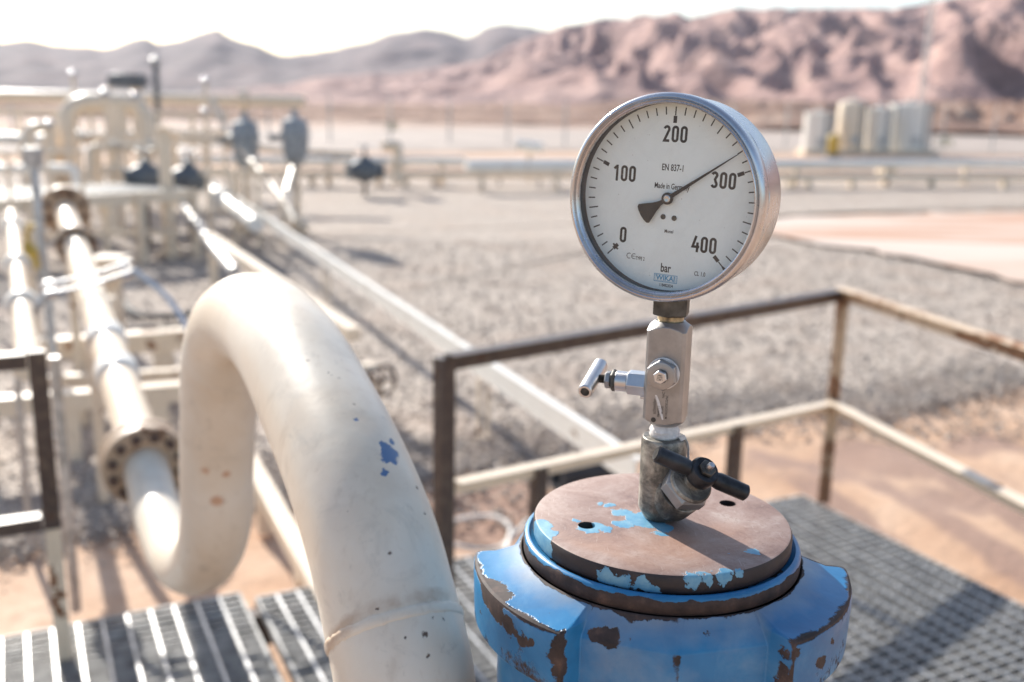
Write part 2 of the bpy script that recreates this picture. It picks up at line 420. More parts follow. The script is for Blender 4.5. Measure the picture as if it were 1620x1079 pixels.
grating(-3.82, -2.57, -1.6, 0.095, 'sunlit steel grating panel at lower left, beneath the bottom of the cream pipe bend')
grating(-5.2, -3.83, -1.6, 0.095, 'steel grating panel in the lower left corner, outside the brown guard rail post')
pf = MB()
for b_ in (-0.03, -1.5, -2.15): pf.beam(G(-5.1, b_, 0.165), G(-0.02, b_, 0.165), 0.06, 0.12)
for a_ in (-0.04, -2.55, -5.05): pf.beam(G(a_, -2.15, 0.04), G(a_, -0.05, 0.04), 0.08, 0.12)
o = pf.build('platform_frame', M['rustbrown']); tag(o, 'rusty steel girder frame carrying the grating deck', 'platform frame')

# ------------------------------------------------------------------ guard rails
CORN = W(1334, 455, down=0.75); CORN.z = 0.25
PA = W(703, 556, down=0.745); PA.z = 0.25
RE = W(1620, 546, down=0.75); RE = CORN + (RE-CORN)*1.9; RE.z = 0.25
root = thing('guard_rail', PA, 'L-shaped guard rail behind the gauge, dark brown turning cream with rust at right', 'guard rail')
H1, H2 = 1.0, 0.49
dv = (CORN-PA).normalized(); pr = dv.cross(Z).normalized()       # pr points to camera side
MB().angle_iron(PA+Z*(H1-0.002), CORN+Z*(H1-0.002), 0.055, 0.007, pr, -Z).build('top_rail', M['rustbrown'], root, bevel=0.001)
d2 = (RE-CORN).normalized(); p2 = Z.cross(d2).normalized()
p2 = p2 if p2.x < 0 else -p2
MB().angle_iron(CORN+d2*0.03+Z*(H1+0.003), RE+Z*(H1+.003), 0.055, 0.007, p2, -Z).build('top_rail', M['railrust'], root, bevel=0.001)
MB().angle_iron(PA+dv*.03+Z*0.578, CORN-dv*0.02+Z*H2, 0.052, 0.006, pr, -Z).build('mid_rail', M['cream'], root, bevel=0.001)
MB().angle_iron(CORN+d2*.03+Z*(H2+.004), CORN+d2*1.62+Z*(H2+.004), 0.055, 0.006, p2, -Z).build('mid_rail', M['cream'], root, bevel=0.001)
MB().angle_iron(CORN+d2*1.62+Z*(H2+.002), RE+Z*(H2+.002), 0.055, 0.006, p2, -Z).build('mid_rail', M['galv'], root, bevel=0.001)
MB().beam(PA, PA+Z*(H1-0.012), 0.052, 0.052, dv).build('post', M['rustbrown'], root, bevel=0.002)
MB().angle_iron(CORN, CORN+Z*(H1-0.012), 0.036, 0.006, pr, -dv).build('post', M['railrust'], root, bevel=0.001)
def kx(px, zz):
    f = lambda k: (lambda v: 810+FPX*v.dot(CR)/v.dot(CF))(PA.lerp(CORN, k)+Z*zz-CP)
    return min(range(400), key=lambda i: abs(f(i/400)-px))/400
for px in (852, 1166):
    k = kx(px, 0.54)
    q = PA.lerp(CORN, k)
    MB().beam(q, q+Z*(0.578+(H2-0.578)*k-0.012), 0.050, 0.044, dv).build('post', M['rustbrown'], root, bevel=0.001)
q = RE.copy(); MB().angle_iron(q, q+Z*(H1-.012), 0.05, 0.006, p2, -d2).build('post', M['railrust'], root, bevel=0.001)

LB = W(58, 560, down=0.75); LB.z = 0.25
root = thing('guard_rail', LB, 'dark brown guard rail with a square corner post at the left edge', 'guard rail')
MB().beam(LB+Z*0.985-EV*0.028, LB+Z*0.985-EV*1.3, 0.06, 0.045).build('top_rail', M['rustbrown'], root, bevel=0.002)
MB().beam(LB+Z*0.47-EV*0.028, LB+Z*0.47-EV*1.3, 0.055, 0.045).build('mid_rail', M['rustbrown'], root, bevel=0.002)
MB().beam(LB+Z*0.45, LB+Z*1.01, 0.05, 0.05, EV).build('post', M['rustbrown'], root, bevel=0.002)
o = MB().beam(LB, LB+Z*0.448, 0.046, 0.046, EV).build('post_foot', M['cream2'], root, bevel=0.002); o['label'] = 'cream painted lower length of post'

# ------------------------------------------------------------------ gooseneck flow pipe
def catmull(P, n=8):
    out = []
    Q = [P[0]*2-P[1]] + P + [P[-1]*2-P[-2]]
    for i in range(1, len(Q)-2):
        a, b_, c_, d_ = Q[i-1], Q[i], Q[i+1], Q[i+2]
        for k in range(n):
            t_ = k/n
            out.append(0.5*((2*b_)+(-a+c_)*t_+(2*a-5*b_+4*c_-d_)*t_*t_+(-a+3*b_-3*c_+d_)*t_**3))
    out.append(P[-1]); return out
DL = Vector((-0.52, 1.69, 0))                  # foot of the down leg, in plan
def onplane(x, y):
    """where the photo's ray meets the gooseneck's own vertical plane"""
    d = CF + CR*((x-810)/FPX) + CU*((539.5-y)/FPX)
    n_ = EV; k = (DL-CP).dot(n_)/d.dot(n_); return CP+d*k
near = [onplane(*p) for p in ((652,1200),(640,1070),(616,960),(588,850),(548,740),(505,645),(462,562),(422,515),(388,505),(362,528),(349,585),(346,660),(343,740),(343,815),(331,870),(309,894),(283,886),(262,848),(243,790),(230,733))]
# a long-radius bend at the bottom carries it into the gently rising run
RP = 0.0645
path = catmull(near, 8)
FLP = path[-1]
RD = (onplane(118, 380)-FLP).normalized()      # direction of the run beyond the flange
t = NT('cream_pipe_paint')
big = t.noise(4.5, 5, 0.6, 0.4); fine = t.noise(45, 5, 0.65); vf = t.noise(160, 3)
c = t.ramp(big, [(0.3, (0.68, 0.565, 0.43)), (0.5, (0.73, 0.64, 0.52)), (0.7, (0.75, 0.69, 0.59))])
smx = t.step(t.noise(11, 5, 0.7, 1.2), 0.56, 0.72)
c = t.mix(t.math('MULTIPLY', smx, 0.34), c, (0.42, 0.37, 0.30))
sm2 = t.step(t.noise(30, 6, 0.75, 0.6), 0.60, 0.70)
c = t.mix(t.math('MULTIPLY', sm2, 0.35), c, (0.36, 0.31, 0.25))
sq_ = onplane(625, 998)
wd2 = t.math('ABSOLUTE', t.vm('DOT_PRODUCT', t.vm('SUBTRACT', t.pos, sq_[:]), (onplane(616, 960)-onplane(640, 1040)).normalized()[:]))
c = t.mix(t.math('MULTIPLY', t.math('MULTIPLY', t.step(t.math('ADD', wd2, t.math('MULTIPLY', t.noise(50, 5, 0.7), 0.014)), 0.0165, 0.010), t.step(t.noise(18, 4), 0.42, 0.6)), 0.6), c, (0.38, 0.22, 0.12))
def OPN(x, y):   # point on the pipe skin that faces the camera, under photo pixel x, y
    d = CF + CR*((x-810)/FPX) + CU*((539.5-y)/FPX); best = None
    for i in range(700):
        p = CP + d*(0.6+i*0.002); m = min((p-a).length for a in path)
        if m < RP*1.004: return p
        if best is None or m < best[0]: best = (m, p)
    return best[1]
sp = [(616,716,.011),(624,728,.006),(606,746,.0045),(620,698,.005),(562,665,.003),(610,722,.007)]
dst = t.n('ShaderNodeNewGeometry'); dz = t.n('ShaderNodeSeparateXYZ'); t.put(dz.inputs[0], dst.outputs['Normal'])
c = t.mix(t.math('MULTIPLY', t.math('MULTIPLY', t.step(dz.outputs[2], 0.0, 0.9), t.step(t.noise(13, 6, 0.7), 0.45, 0.65)), 0.28), c, (0.55, 0.42, 0.31))
run_ = t.noise(1.0, 5, 0.6, vec=t.vm('MULTIPLY', t.pos, (70, 70, 7)))
c = t.mix(t.math('MULTIPLY', t.step(run_, 0.58, 0.72), 0.25), c, (0.45, 0.34, 0.24))
blue = t.spots([(*OPN(x, y)[:], r) for x, y, r in sp], 0.012, 70)
bm_ = t.step(blue, 0.001, -0.0005)
ru = [(660,772,.0035),(672,812,.003),(617,875,.004),(598,962,.0025),(672,1004,.004),(684,978,.002),(640,1010,.002),(677,1037,.003),(700,980,.002),(626,930,.0015),(560,640,.002),(520,590,.002)]
rust = t.spots([(*OPN(x, y)[:], r*0.58) for x, y, r in ru], 0.004, 160)
rm = t.step(rust, 0.0006, -0.0006)
speck = t.math('MULTIPLY', t.step(t.noise(85, 3, 0.5), 0.74, 0.755), 1.0)
q2 = [(325,745,.006),(358,750,.006),(343,792,.010)]
rust2 = t.step(t.spots([(*OPN(x, y)[:], r) for x, y, r in q2], 0.006, 90), 0.004, -0.003)
c = t.mix(bm_, c, (0.07, 0.14, 0.27)); c = t.mix(t.math('MAXIMUM', rm, t.math('MULTIPLY', speck, 0.8)), c, (0.12, 0.075, 0.05))
c = t.mix(t.math('MULTIPLY', rust2, 0.75), c, (0.48, 0.22, 0.10))
hgt = t.math('SUBTRACT', t.math('ADD', t.math('MULTIPLY', big, 1.5), t.math('MULTIPLY', fine, 0.25)), t.math('MULTIPLY', t.math('MAXIMUM', bm_, rm), 0.5))
M['pipe'] = t.set(col=c, rough=t.fmix(fine, 0.28, 0.48), nrm=t.bump(hgt, 0.25, 0.004))
root = thing('flow_pipe', (path[0].x, path[0].y, 0.25), 'thick cream gooseneck pipe with blue paint chips, arching over in the left foreground', 'pipe')
# pipe foot: continue the near leg down to the deck
foot = [Vector((path[0].x+0.03, path[0].y-0.07, 0.27)), Vector((path[0].x+0.03, path[0].y-0.07, 0.8)), Vector((path[0].x+0.02, path[0].y-0.04, path[0].z-0.12))]
MB().tube(catmull(foot+[path[0]], 6)[:-1]+path, RP, 48).build('pipe', M['pipe'], root, sharp=50)
def seam(px, w_=0.006, k=1.0):
    q = onplane(*px); i = min(range(len(path)), key=lambda j: (path[j]-q).length); d = (path[i+1]-path[i-1]).normalized()
    pr_ = [(RP*0.99, -w_*1.4)] + [(RP+0.0028*k*math.cos(a), w_*math.sin(a)) for a in [R(-80+20*j) for j in range(9)]] + [(RP*0.99, w_*1.4)]
    b = MB().lathe(pr_, q, d, 72, cap=False)
    for v in b.b.verts: v.co += Vector(noise.noise_vector(v.co*170))*0.0011
    b.build('weld_seam', M['pipe'], root, sharp=70)
seam((625, 998), 0.005, 0.75)

def flange(c_, ax, r, rb, th, parent, mat, nb=8, rbolt=0.011, nm='flange', hole=True, boltmat=None):
    ax = Vector(ax).normalized(); a, b_, _ = frame(ax)
    f = MB().lathe([(rb, -th/2), (r*0.97, -th/2), (r, -th/2+th*.12), (r, th/2-th*.12), (r*0.97, th/2), (rb, th/2)], c_, ax, 40, cap=False)
    f.lathe([(rb*1.25, -th*1.1), (rb*1.35, -th*.51)], c_, ax, 32, cap=False)
    fo = f.build(nm, mat, parent, sharp=30)
    for k in range(nb):
        an = 2*math.pi*(k+.5)/nb; q = Vector(c_)+a*math.cos(an)*(r+rb)/2*1.04+b_*math.sin(an)*(r+rb)/2*1.04
        MB().hexa(q-ax*(th*0.9), q+ax*(th*0.9), rbolt, ch=.05).build('bolt', boltmat or M['rubber'], fo, smooth=False)
    return fo
M['flange'] = worn_paint('flange_paint', (0.46, 0.33, 0.225), (0.30, 0.17, 0.10), 0.54, 12, 0.5, 0.5)
M['boltrust'] = simple('rusty_bolts', (0.10, 0.06, 0.045), 0.7)
flange(FLP-RD*0.005, -RD, 0.124, RP*0.97, 0.05, root, M['flange'], 12, 0.014, boltmat=M['boltrust'])

# level run beyond the flange
LR0 = FLP+RD*0.045
root = thing('flow_pipe', (LR0.x, LR0.y, 0.05), 'bright cream level pipe running away behind the bolted flange', 'pipe')
L_tot = 4.1
MB().tube([LR0, LR0+RD*0.06, LR0+RD*0.22, LR0+RD*L_tot], [RP*1.45, RP*1.4, RP*0.98, RP*0.98], 32).build('pipe', M['cream'], root, sharp=60)
flange(LR0, -RD, 0.124, RP*0.97, 0.045, root, M['flange'], 12, 0.014, boltmat=M['boltrust'])
for s in (0.75, 1.15):
    MB().lathe([(RP*.99, -.06), (RP*1.18, -.05), (RP*1.18, .05), (RP*.99, .06)], LR0+RD*s, RD, 28, cap=False).build('pipe_clamp', M['white'], root)
flange(LR0+RD*2.85, -RD, 0.105, RP*0.97, 0.05, root, M['flange'], 8, 0.016, boltmat=M['boltrust'])
flange(LR0+RD*3.8, -RD, 0.15, RP*0.97, 0.06, root, M['flange'], 8, 0.018, boltmat=M['boltrust'])
for s in (2.1, 3.7):
    q = LR0+RD*s; MB().beam(Vector((q.x, q.y, 0.02)), Vector((q.x, q.y, q.z-RP)), 0.05, 0.05, EV).build('support_leg', M['cream2'], root)

# ------------------------------------------------------------------ hero axis
AX = Vector((0.131, 0.806, 0))
def A(z):
    k = min(1, max(0, (z-(CAMZ-0.343)-0.01)/0.10)) if z > 0.5 else 0.0
    return Vector((AX.x-0.0010-0.0004*k if z > CAMZ-0.3428 else AX.x, AX.y, z))
def zy(y):      # height on the stem axis seen at photo row y
    lo, hi = 0.5, 2.2
    for _ in range(40):
        m = (lo+hi)/2; v = A(m)-CP; py = 539.5-FPX*v.dot(CU)/v.dot(CF)
        if py > y: lo = m
        else: hi = m
    return (lo+hi)/2
ZD = CAMZ-0.343                                # top of the cap plate

# --- wellhead
t = NT('blue_wellhead_paint')
def WZ(x, y, z): return W(x, y, z=z)
pk = lambda x, y, z, r: (*WZ(x, y, z)[:], r)
def onc(x, y, Rr, zc):
    """point on the vertical skin at radius Rr round the axis under the pixel"""
    d = CF + CR*((x-810)/FPX) + CU*((539.5-y)/FPX)
    # solve |(CP+kd - AX)xy| = Rr, nearest
    ox, oy = CP.x-AX.x, CP.y-AX.y; a = d.x**2+d.y**2; b2 = 2*(ox*d.x+oy*d.y); c2 = ox*ox+oy*oy-Rr*Rr
    D = b2*b2-4*a*c2
    if D < 0: return WZ(x, y, zc)
    k = (-b2-math.sqrt(D))/(2*a); return CP+d*k
rs = []
for x, y, Rr, r in ((963,1006,.137,.010),(948,1004,.137,.008),(985,1008,.137,.008),(1005,1009,.137,.006),(1125,998,.133,.010),(1140,1004,.135,.008),(1160,1018,.137,.006),(1112,992,.132,.006),
                    (886,1020,.160,.008),(883,1045,.160,.009),(888,1000,.160,.006),(889,1065,.160,.008),(765,905,.160,.012),(770,930,.160,.015),(785,960,.160,.014),(806,990,.160,.008),(822,1010,.160,.007),(838,1018,.160,.005),(764,880,.160,.008),
                    (1232,1015,.158,.010),(1236,1045,.158,.010),(1240,1075,.158,.010),(1226,1000,.155,.006),(1322,975,.160,.007),(1328,955,.160,.006),(1334,920,.160,.008),(1256,1008,.160,.005),(1262,1030,.160,.005),(1298,1050,.160,.006),(1316,1018,.160,.003),(1238,1095,.158,.012)):
    rs.append((*onc(x, y, Rr, 1.6)[:], r))
sd1 = t.spots(rs, 0.013, 48)
wn = t.noise(26, 6, 0.68, 0.2)
zsep = t.n('ShaderNodeSeparateXYZ'); t.put(zsep.inputs[0], t.pos)
rad = t.vm('LENGTH', t.vm('MULTIPLY', t.vm('SUBTRACT', t.pos, (AX.x, AX.y, 0)), (1, 1, 0)))
m1 = t.step(sd1, 0.0008, -0.0002)
m2 = t.step(wn, 0.690, 0.694)
geo = t.n('ShaderNodeNewGeometry')
edge = t.math('MULTIPLY', t.step(t.math('ADD', geo.outputs['Pointiness'], t.math('MULTIPLY', t.noise(34, 5, 0.7), 0.05)), 0.555, 0.560), t.step(rad, 0.1195, 0.1200))
m2 = t.math('MAXIMUM', m2, edge)
# bare groove under the retaining ring
gn = t.math('MULTIPLY', t.noise(28, 5, 0.65), 0.012)
in1 = t.step(t.math('ADD', rad, gn), 0.1272, 0.1268)
in2 = t.math('MULTIPLY', t.step(t.math('ADD', zsep.outputs[2], gn), ZD-0.0108, ZD-0.0111), t.step(rad, 0.1192, 0.1190))
groove = t.math('MULTIPLY', t.math('MAXIMUM', t.math('MULTIPLY', in1, t.step(zsep.outputs[2], ZD-0.0280, ZD-0.0283)), in2), 1.0)
mm = t.math('MAXIMUM', m1, t.math('MAXIMUM', m2, groove))
blu = t.ramp(t.noise(10, 5, 0.6, 0.3), [(0.3, (0.008, 0.105, 0.25)), (0.55, (0.018, 0.178, 0.38)), (0.8, (0.06, 0.28, 0.47))])
chalk = t.step(t.noise(18, 6, 0.7, 0.8), 0.5, 0.8)
blu = t.mix(t.math('MULTIPLY', chalk, 0.22), blu, (0.32, 0.50, 0.58))
rustc = t.ramp(t.noise(55, 5, 0.65), [(0.3, (0.014, 0.010, 0.010)), (0.55, (0.048, 0.030, 0.026)), (0.75, (0.12, 0.07, 0.052))])
# dust gathered against the ring
dust = t.math('MULTIPLY', t.math('MULTIPLY', t.step(t.math('ADD', rad, t.math('MULTIPLY', t.noise(30, 4), 0.03)), 0.152, 0.130), 0.5), t.step(rad, 0.119, 0.1195))
blu = t.mix(dust, blu, (0.42, 0.38, 0.32))
M['blue'] = t.set(col=t.mix(mm, blu, rustc), rough=t.fmix(mm, 0.33, 0.72), nrm=t.bump(t.math('SUBTRACT', t.math('MULTIPLY', t.noise(140, 4), 0.18), t.math('MULTIPLY', mm, 1.0)), 0.55, 0.0012))

t = NT('cap_plate_rust')
bl = [pk(985,812,ZD,.010),pk(1010,822,ZD,.012),pk(1035,815,ZD,.014),pk(1030,828,ZD,.011),pk(965,800,ZD,.006),pk(945,797,ZD,.004),pk(1050,835,ZD,.008),pk(1045,845,ZD,.005),pk(985,830,ZD,.007),pk(960,838,ZD,.005),pk(935,835,ZD,.010),pk(915,822,ZD,.004),pk(1185,870,ZD,.006),pk(1192,873,ZD,.005),pk(1152,877,ZD,.002)]
edge_b = [(*onc(x, y, 0.109, ZD)[:], r) for x, y, r in ((960,915,.008),(985,920,.008),(1015,926,.007),(1035,932,.006),(1095,918,.006),(1120,916,.006),(1150,912,.006),(1170,905,.004),(862,862,.013),(850,840,.013),(868,878,.008))]
s1 = t.spots(bl+edge_b, 0.013, 55)
mb_ = t.step(s1, 0.0004, -0.0002)
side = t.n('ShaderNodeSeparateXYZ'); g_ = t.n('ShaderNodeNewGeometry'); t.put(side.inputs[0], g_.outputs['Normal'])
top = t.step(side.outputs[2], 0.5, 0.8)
pink = t.ramp(t.noise(20, 7, 0.7, 0.9), [(0.3, (0.16, 0.095, 0.08)), (0.45, (0.27, 0.175, 0.145)), (0.58, (0.34, 0.245, 0.21)), (0.75, (0.44, 0.36, 0.32))])
scr = t.step(t.noise(120, 4, 0.6, 2.0), 0.60, 0.72)
ringw = t.n('ShaderNodeTexWave', wave_type='RINGS', rings_direction='Z'); ringw.inputs['Scale'].default_value = 160; ringw.inputs['Distortion'].default_value = 1.5
t.put(ringw.inputs['Vector'], t.vm('SUBTRACT', t.pos, (AX.x, AX.y, 0)))
pink = t.mix(t.math('MULTIPLY', scr, 0.35), pink, (0.50, 0.41, 0.37))
pink = t.mix(t.math('MULTIPLY', t.math('MULTIPLY', ringw.outputs[1], t.step(t.noise(15, 3), 0.4, 0.7)), 0.22), pink, (0.20, 0.13, 0.11))
pink = t.mix(t.math('MULTIPLY', t.step(t.noise(260, 5, 0.75), 0.52, 0.66), 0.45), pink, (0.16, 0.095, 0.07))
scl = t.step(t.noise(1.0, 4, 0.6, vec=t.vm('MULTIPLY', t.pos, (900, 60, 1))), 0.66, 0.70)
pink = t.mix(t.math('MULTIPLY', scl, 0.35), pink, (0.60, 0.52, 0.47))
streaks = t.step(t.noise(7, 4, 0.6, 0.5), 0.55, 0.75); pink = t.mix(t.math('MULTIPLY', streaks, 0.45), pink, (0.42, 0.22, 0.13))
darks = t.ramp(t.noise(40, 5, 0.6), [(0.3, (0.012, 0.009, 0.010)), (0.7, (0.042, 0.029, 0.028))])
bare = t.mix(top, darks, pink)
bp = t.mix(t.step(t.noise(50, 5, 0.7), 0.4, 0.75), (0.08, 0.26, 0.42), (0.24, 0.43, 0.50))
h = t.math('ADD', t.math('MULTIPLY', mb_, 1.0), t.math('MULTIPLY', t.noise(95, 6, 0.7, 1.2), 0.35))
M['capplate'] = t.set(col=t.mix(mb_, bare, bp), rough=t.fmix(mb_, t.fmix(t.noise(35, 4), 0.42, 0.75), 0.45), nrm=t.bump(h, 0.5, 0.0011), metal=0.0)

root = thing('wellhead', (AX.x, AX.y, 0.0), 'blue wellhead top with chipped paint, three-lugged union nut and bare brown cap plate', 'wellhead')
# cap plate with two tapped holes
cb = MB().lathe([(0, -0.03), (0.105, -0.03), (0.106, -0.0165), (0.1085, -0.0155), (0.1095, -0.013), (0.1095, -0.003), (0.1082, -0.0006), (0.1068, 0.0), (0.06, 0.0002), (0, 0.0003)], A(ZD), Z, 160)
cap = cb.build('cap_plate', M['capplate'], root, sharp=35)
for (dx, dy, rr) in ((-0.0645, -0.0195, .0073), (0.065, 0.035, .0073)):
    ct = MB().cyl(A(ZD-0.022)+Vector((dx, dy, 0)), A(ZD+0.01)+Vector((dx, dy, 0)), rr, seg=32).build('cutter', None, root)
    mo = cap.modifiers.new('hole', 'BOOLEAN'); mo.object = ct; mo.operation = 'DIFFERENCE'; mo.solver = 'EXACT'
    bpy.context.view_layer.update()
    me = bpy.data.meshes.new_from_object(cap.evaluated_get(bpy.context.evaluated_depsgraph_get()))
    cap.modifiers.clear(); cap.data = me; bpy.data.objects.remove(ct)
for p in cap.data.polygons: p.use_smooth = True
cap.data.set_sharp_from_angle(angle=R(35))
# retaining ring
MB().lathe([(0.1055, -0.040), (0.1150, -0.0305), (0.1175, -0.0285), (0.1178, -0.020), (0.1172, -0.0165), (0.1155, -0.0145), (0.1130, -0.0142), (0.1115, -0.0158), (0.1055, -0.0175)], A(ZD), Z, 160, cap=False).build('retaining_ring', M['blue'], root, sharp=50)
# hammer nut with three lugs, built as a polar sheet
LUG = [(177, 236), (300, 357), (60, 117)]
def inlug(a):
    a %= 360
    for s, e in LUG:
        if s-1.2 <= a <= e+1.2:
            return min(1, (a-(s-1.2))/1.6, ((e+1.2)-a)/1.6)
    return 0
def flat_r(a):       # facets between the lugs
    a %= 360; c_ = [268, 148.5, 28.5]
    for cc in c_:
        d = (a-cc+180) % 360-180
        if abs(d) < 33:
            # two flats meeting at the middle
            side_ = 16 if d >= 0 else -16
            return 0.1335/math.cos(R(d-side_))
    return 0.1385
TH = ZD-0.036
angs = []
a_ = 0
while a_ < 360:
    angs.append(a_); near_edge = any(min(abs((a_-q+180) % 360-180) for q in se) < 4 for se in LUG); a_ += 0.4 if near_edge else 1.5
def ringpts(f): return [A(0)+Vector((f(a)[0]*math.cos(R(a)), f(a)[0]*math.sin(R(a)), f(a)[1])) for a in angs]
loops = []
def lp(fi, fo): loops.append(ringpts(lambda a: (lambda L: ((1-L)*fi(a)[0]+L*fo(a)[0], (1-L)*fi(a)[1]+L*fo(a)[1]))(inlug(a))))
lp(lambda a: (0.106, TH-0.03), lambda a: (0.106, TH-0.03))
lp(lambda a: (0.1182, TH+0.0045), lambda a: (0.1182, TH+0.0045))
lp(lambda a: (0.1190, TH+0.0072), lambda a: (0.1190, TH+0.0072))
lp(lambda a: (0.1205, TH+0.0068), lambda a: (0.1225, TH+0.0062))
lp(lambda a: (flat_r(a)-0.0095, TH-0.001), lambda a: (0.142, TH-0.0005))
lp(lambda a: (flat_r(a)-0.0085, TH-0.002), lambda a: (0.157, TH-0.0015))
lp(lambda a: (flat_r(a)-0.0075, TH-0.0035), lambda a: (0.1590, TH-0.0030))
lp(lambda a: (flat_r(a)-0.0008, TH-0.013), lambda a: (0.1600, TH-0.0060))
lp(lambda a: (flat_r(a), TH-0.015), lambda a: (0.1602, TH-0.015))
lp(lambda a: (flat_r(a), TH-0.045), lambda a: (0.1592, TH-0.0495))
lp(lambda a: (flat_r(a), TH-0.052), lambda a: (0.1575, TH-0.052))
lp(lambda a: (flat_r(a), TH-0.0535), lambda a: (flat_r(a)+0.001, TH-0.0535))
lp(lambda a: (0.1385, TH-0.10), lambda a: (0.1385, TH-0.10))
lp(lambda a: (0.1385, TH-0.125), lambda a: (0.1385, TH-0.125))
lp(lambda a: (0.134, TH-0.13), lambda a: (0.134, TH-0.13))
lp(lambda a: (0.10, TH-0.13), lambda a: (0.10, TH-0.13))
b = MB(); rg = [b.vs(l) for l in loops]
for P_, Q_ in zip(rg, rg[1:]):
    for i in range(len(angs)): j = (i+1) % len(angs); b.face((P_[i], P_[j], Q_[j], Q_[i]))
b.build('union_nut', M['blue'], root, sharp=28, bevel=0.0009)
MB().lathe([(0.0, 0.25), (0.20, 0.25), (0.20, 0.31), (0.125, 0.32), (0.115, 0.45), (0.115, 0.95), (0.17, 0.97), (0.175, 1.06), (0.13, 1.08), (0.125, 1.30), (0.125, TH-0.128), (0, TH-0.128)], A(0), Z, 64).build('tree_body', M['blue'], root)

# --- needle valve on the cap (dark forged body)
t = NT('forged_dark_steel')
n1 = t.noise(45, 6, 0.68, 0.4); n2 = t.noise(260, 4, 0.6)
c = t.ramp(n1, [(0.3, (0.045, 0.042, 0.038)), (0.46, (0.13, 0.12, 0.105)), (0.56, (0.30, 0.275, 0.235)), (0.7, (0.50, 0.46, 0.40))])
M['forged'] = t.set(col=c, rough=t.fmix(n1, 0.62, 0.35), metal=0.55, nrm=t.bump(t.math('ADD', n1, t.math('MULTIPLY', n2, 0.5)), 0.5, 0.0009))
M['blacksteel'] = simple('black_oxide_steel', (0.035, 0.037, 0.042), 0.42, 0.5, 0.3, 70, 0.25)
t = NT('brushed_stainless')
st = t.vm('MULTIPLY', t.pos, (120, 120, 1400)); n1 = t.noise(1.0, 3, 0.5, vec=st); n2 = t.noise(40, 4, 0.6)
M['steel'] = t.set(col=t.ramp(n2, [(0.3, (0.50, 0.50, 0.51)), (0.7, (0.66, 0.66, 0.66))]), metal=1.0, rough=t.fmix(n1, 0.26, 0.46), nrm=t.bump(n1, 0.04, 0.0003))
t = NT('satin_block_steel'); n1 = t.noise(55, 5, 0.6); n2 = t.noise(700, 3)
M['block'] = t.set(col=t.ramp(n1, [(0.3, (0.27, 0.265, 0.26)), (0.7, (0.38, 0.37, 0.365))]), metal=0.75, rough=0.42, nrm=t.bump(n2, 0.08, 0.0002))
t = NT('gauge_case_steel'); n1 = t.noise(30, 5, 0.6); n2 = t.noise(300, 4)
M['case'] = t.set(col=t.ramp(n1, [(0.3, (0.44, 0.45, 0.47)), (0.7, (0.60, 0.60, 0.62))]), metal=1.0, rough=t.fmix(n1, 0.2, 0.34), nrm=t.bump(n2, 0.06, 0.0002))
M['darkhex'] = simple('dull_dark_hex', (0.10, 0.095, 0.085), 0.5, 0.6, 0.35, 60, 0.2)
M['brass'] = simple('yellowed_sealant', (0.62, 0.50, 0.30), 0.32, 0.3, 0.4, 90, 0.3)
M['ptfe'] = simple('white_tape', (0.72, 0.70, 0.68), 0.6, 0, 0.15, 150, 0.4)

zb0 = ZD+0.0004; z_top = zy(690); 
root = thing('needle_valve', A(zb0), 'dark forged valve body with a black bar handle, standing on the brown cap plate', 'valve')
vb = MB().lathe([(0.0, 0), (0.0115, 0), (0.0140, 0.0012), (0.0188, 0.0095), (0.0192, 0.012), (0.0192, z_top-zb0-0.003), (0.0180, z_top-zb0), (0, z_top-zb0)], A(zb0), Z, 48)
vb.build('valve_body', M['forged'], root, sharp=30, bevel=0.0006)
ax = Vector((0.35, -0.63, 0.69)).normalized()
c0 = A(zy(793))+Vector((0.0055, -0.001, 0))
# forged boss leaving the body
MB().lathe([(0.0, -0.006), (0.010, -0.006), (0.0165, -0.002), (0.0195, 0.004), (0.0200, 0.008), (0.0203, 0.022), (0.0195, 0.0245), (0, 0.0245)], c0, ax, 48).build('bonnet_boss', M['forged'], root, sharp=30, bevel=0.0005)
MB().hexa(c0+ax*0.0245, c0+ax*0.0390, 0.0215, ref=Z, rot=R(18)).build('bonnet_nut', M['block'], root, sharp=25, bevel=0.0004)
MB().lathe([(0.0180, 0.0385), (0.0186, 0.0395), (0.0186, 0.0415), (0.0172, 0.0430), (0.0085, 0.0435), (0.0080, 0.0450), (0.0080, 0.052), (0, 0.052)], c0, ax, 40).build('gland', M['forged'], root, sharp=30)
hc = c0+ax*0.0585
hub = MB().lathe([(0.0, -0.007), (0.0110, -0.007), (0.0125, -0.005), (0.0125, 0.004), (0.0110, 0.0065), (0, 0.0065)], hc, ax, 36); hub.build('handle_hub', M['blacksteel'], root, sharp=40)
# bar direction: across, falling to the right
pL = W(1047, 712, depth=0.765); pRr = W(1188, 774, depth=0.765)
bd = (pRr-pL); vw = (hc-CP).normalized(); bd = bd-vw*(bd.dot(ax)/vw.dot(ax)); HB = bd.length/2*1.09; bd.normalize()
prof = [(0.0, -HB), (0.0052, -HB), (0.0069, -HB+.0015), (0.0072, -0.016), (0.0056, -0.009), (0.0056, 0.009), (0.0072, 0.016), (0.0069, HB-.0015), (0.0052, HB), (0, HB)]
MB().lathe(prof, hc-ax*0.001, bd, 28).build('handle_bar', M['blacksteel'], root, sharp=35)
sn = MB().hexa(hc+ax*0.0065, hc+ax*0.0105, 0.0074, ref=bd).build('stem_nut', M['darkhex'], root, sharp=25, bevel=0.0003)
MB().lathe([(0.0028, 0), (0.0028, 0.0042), (0.0022, 0.0056), (0, 0.006)], hc+ax*0.0105, ax, 20).build('stem_tip', M['steel'], sn)

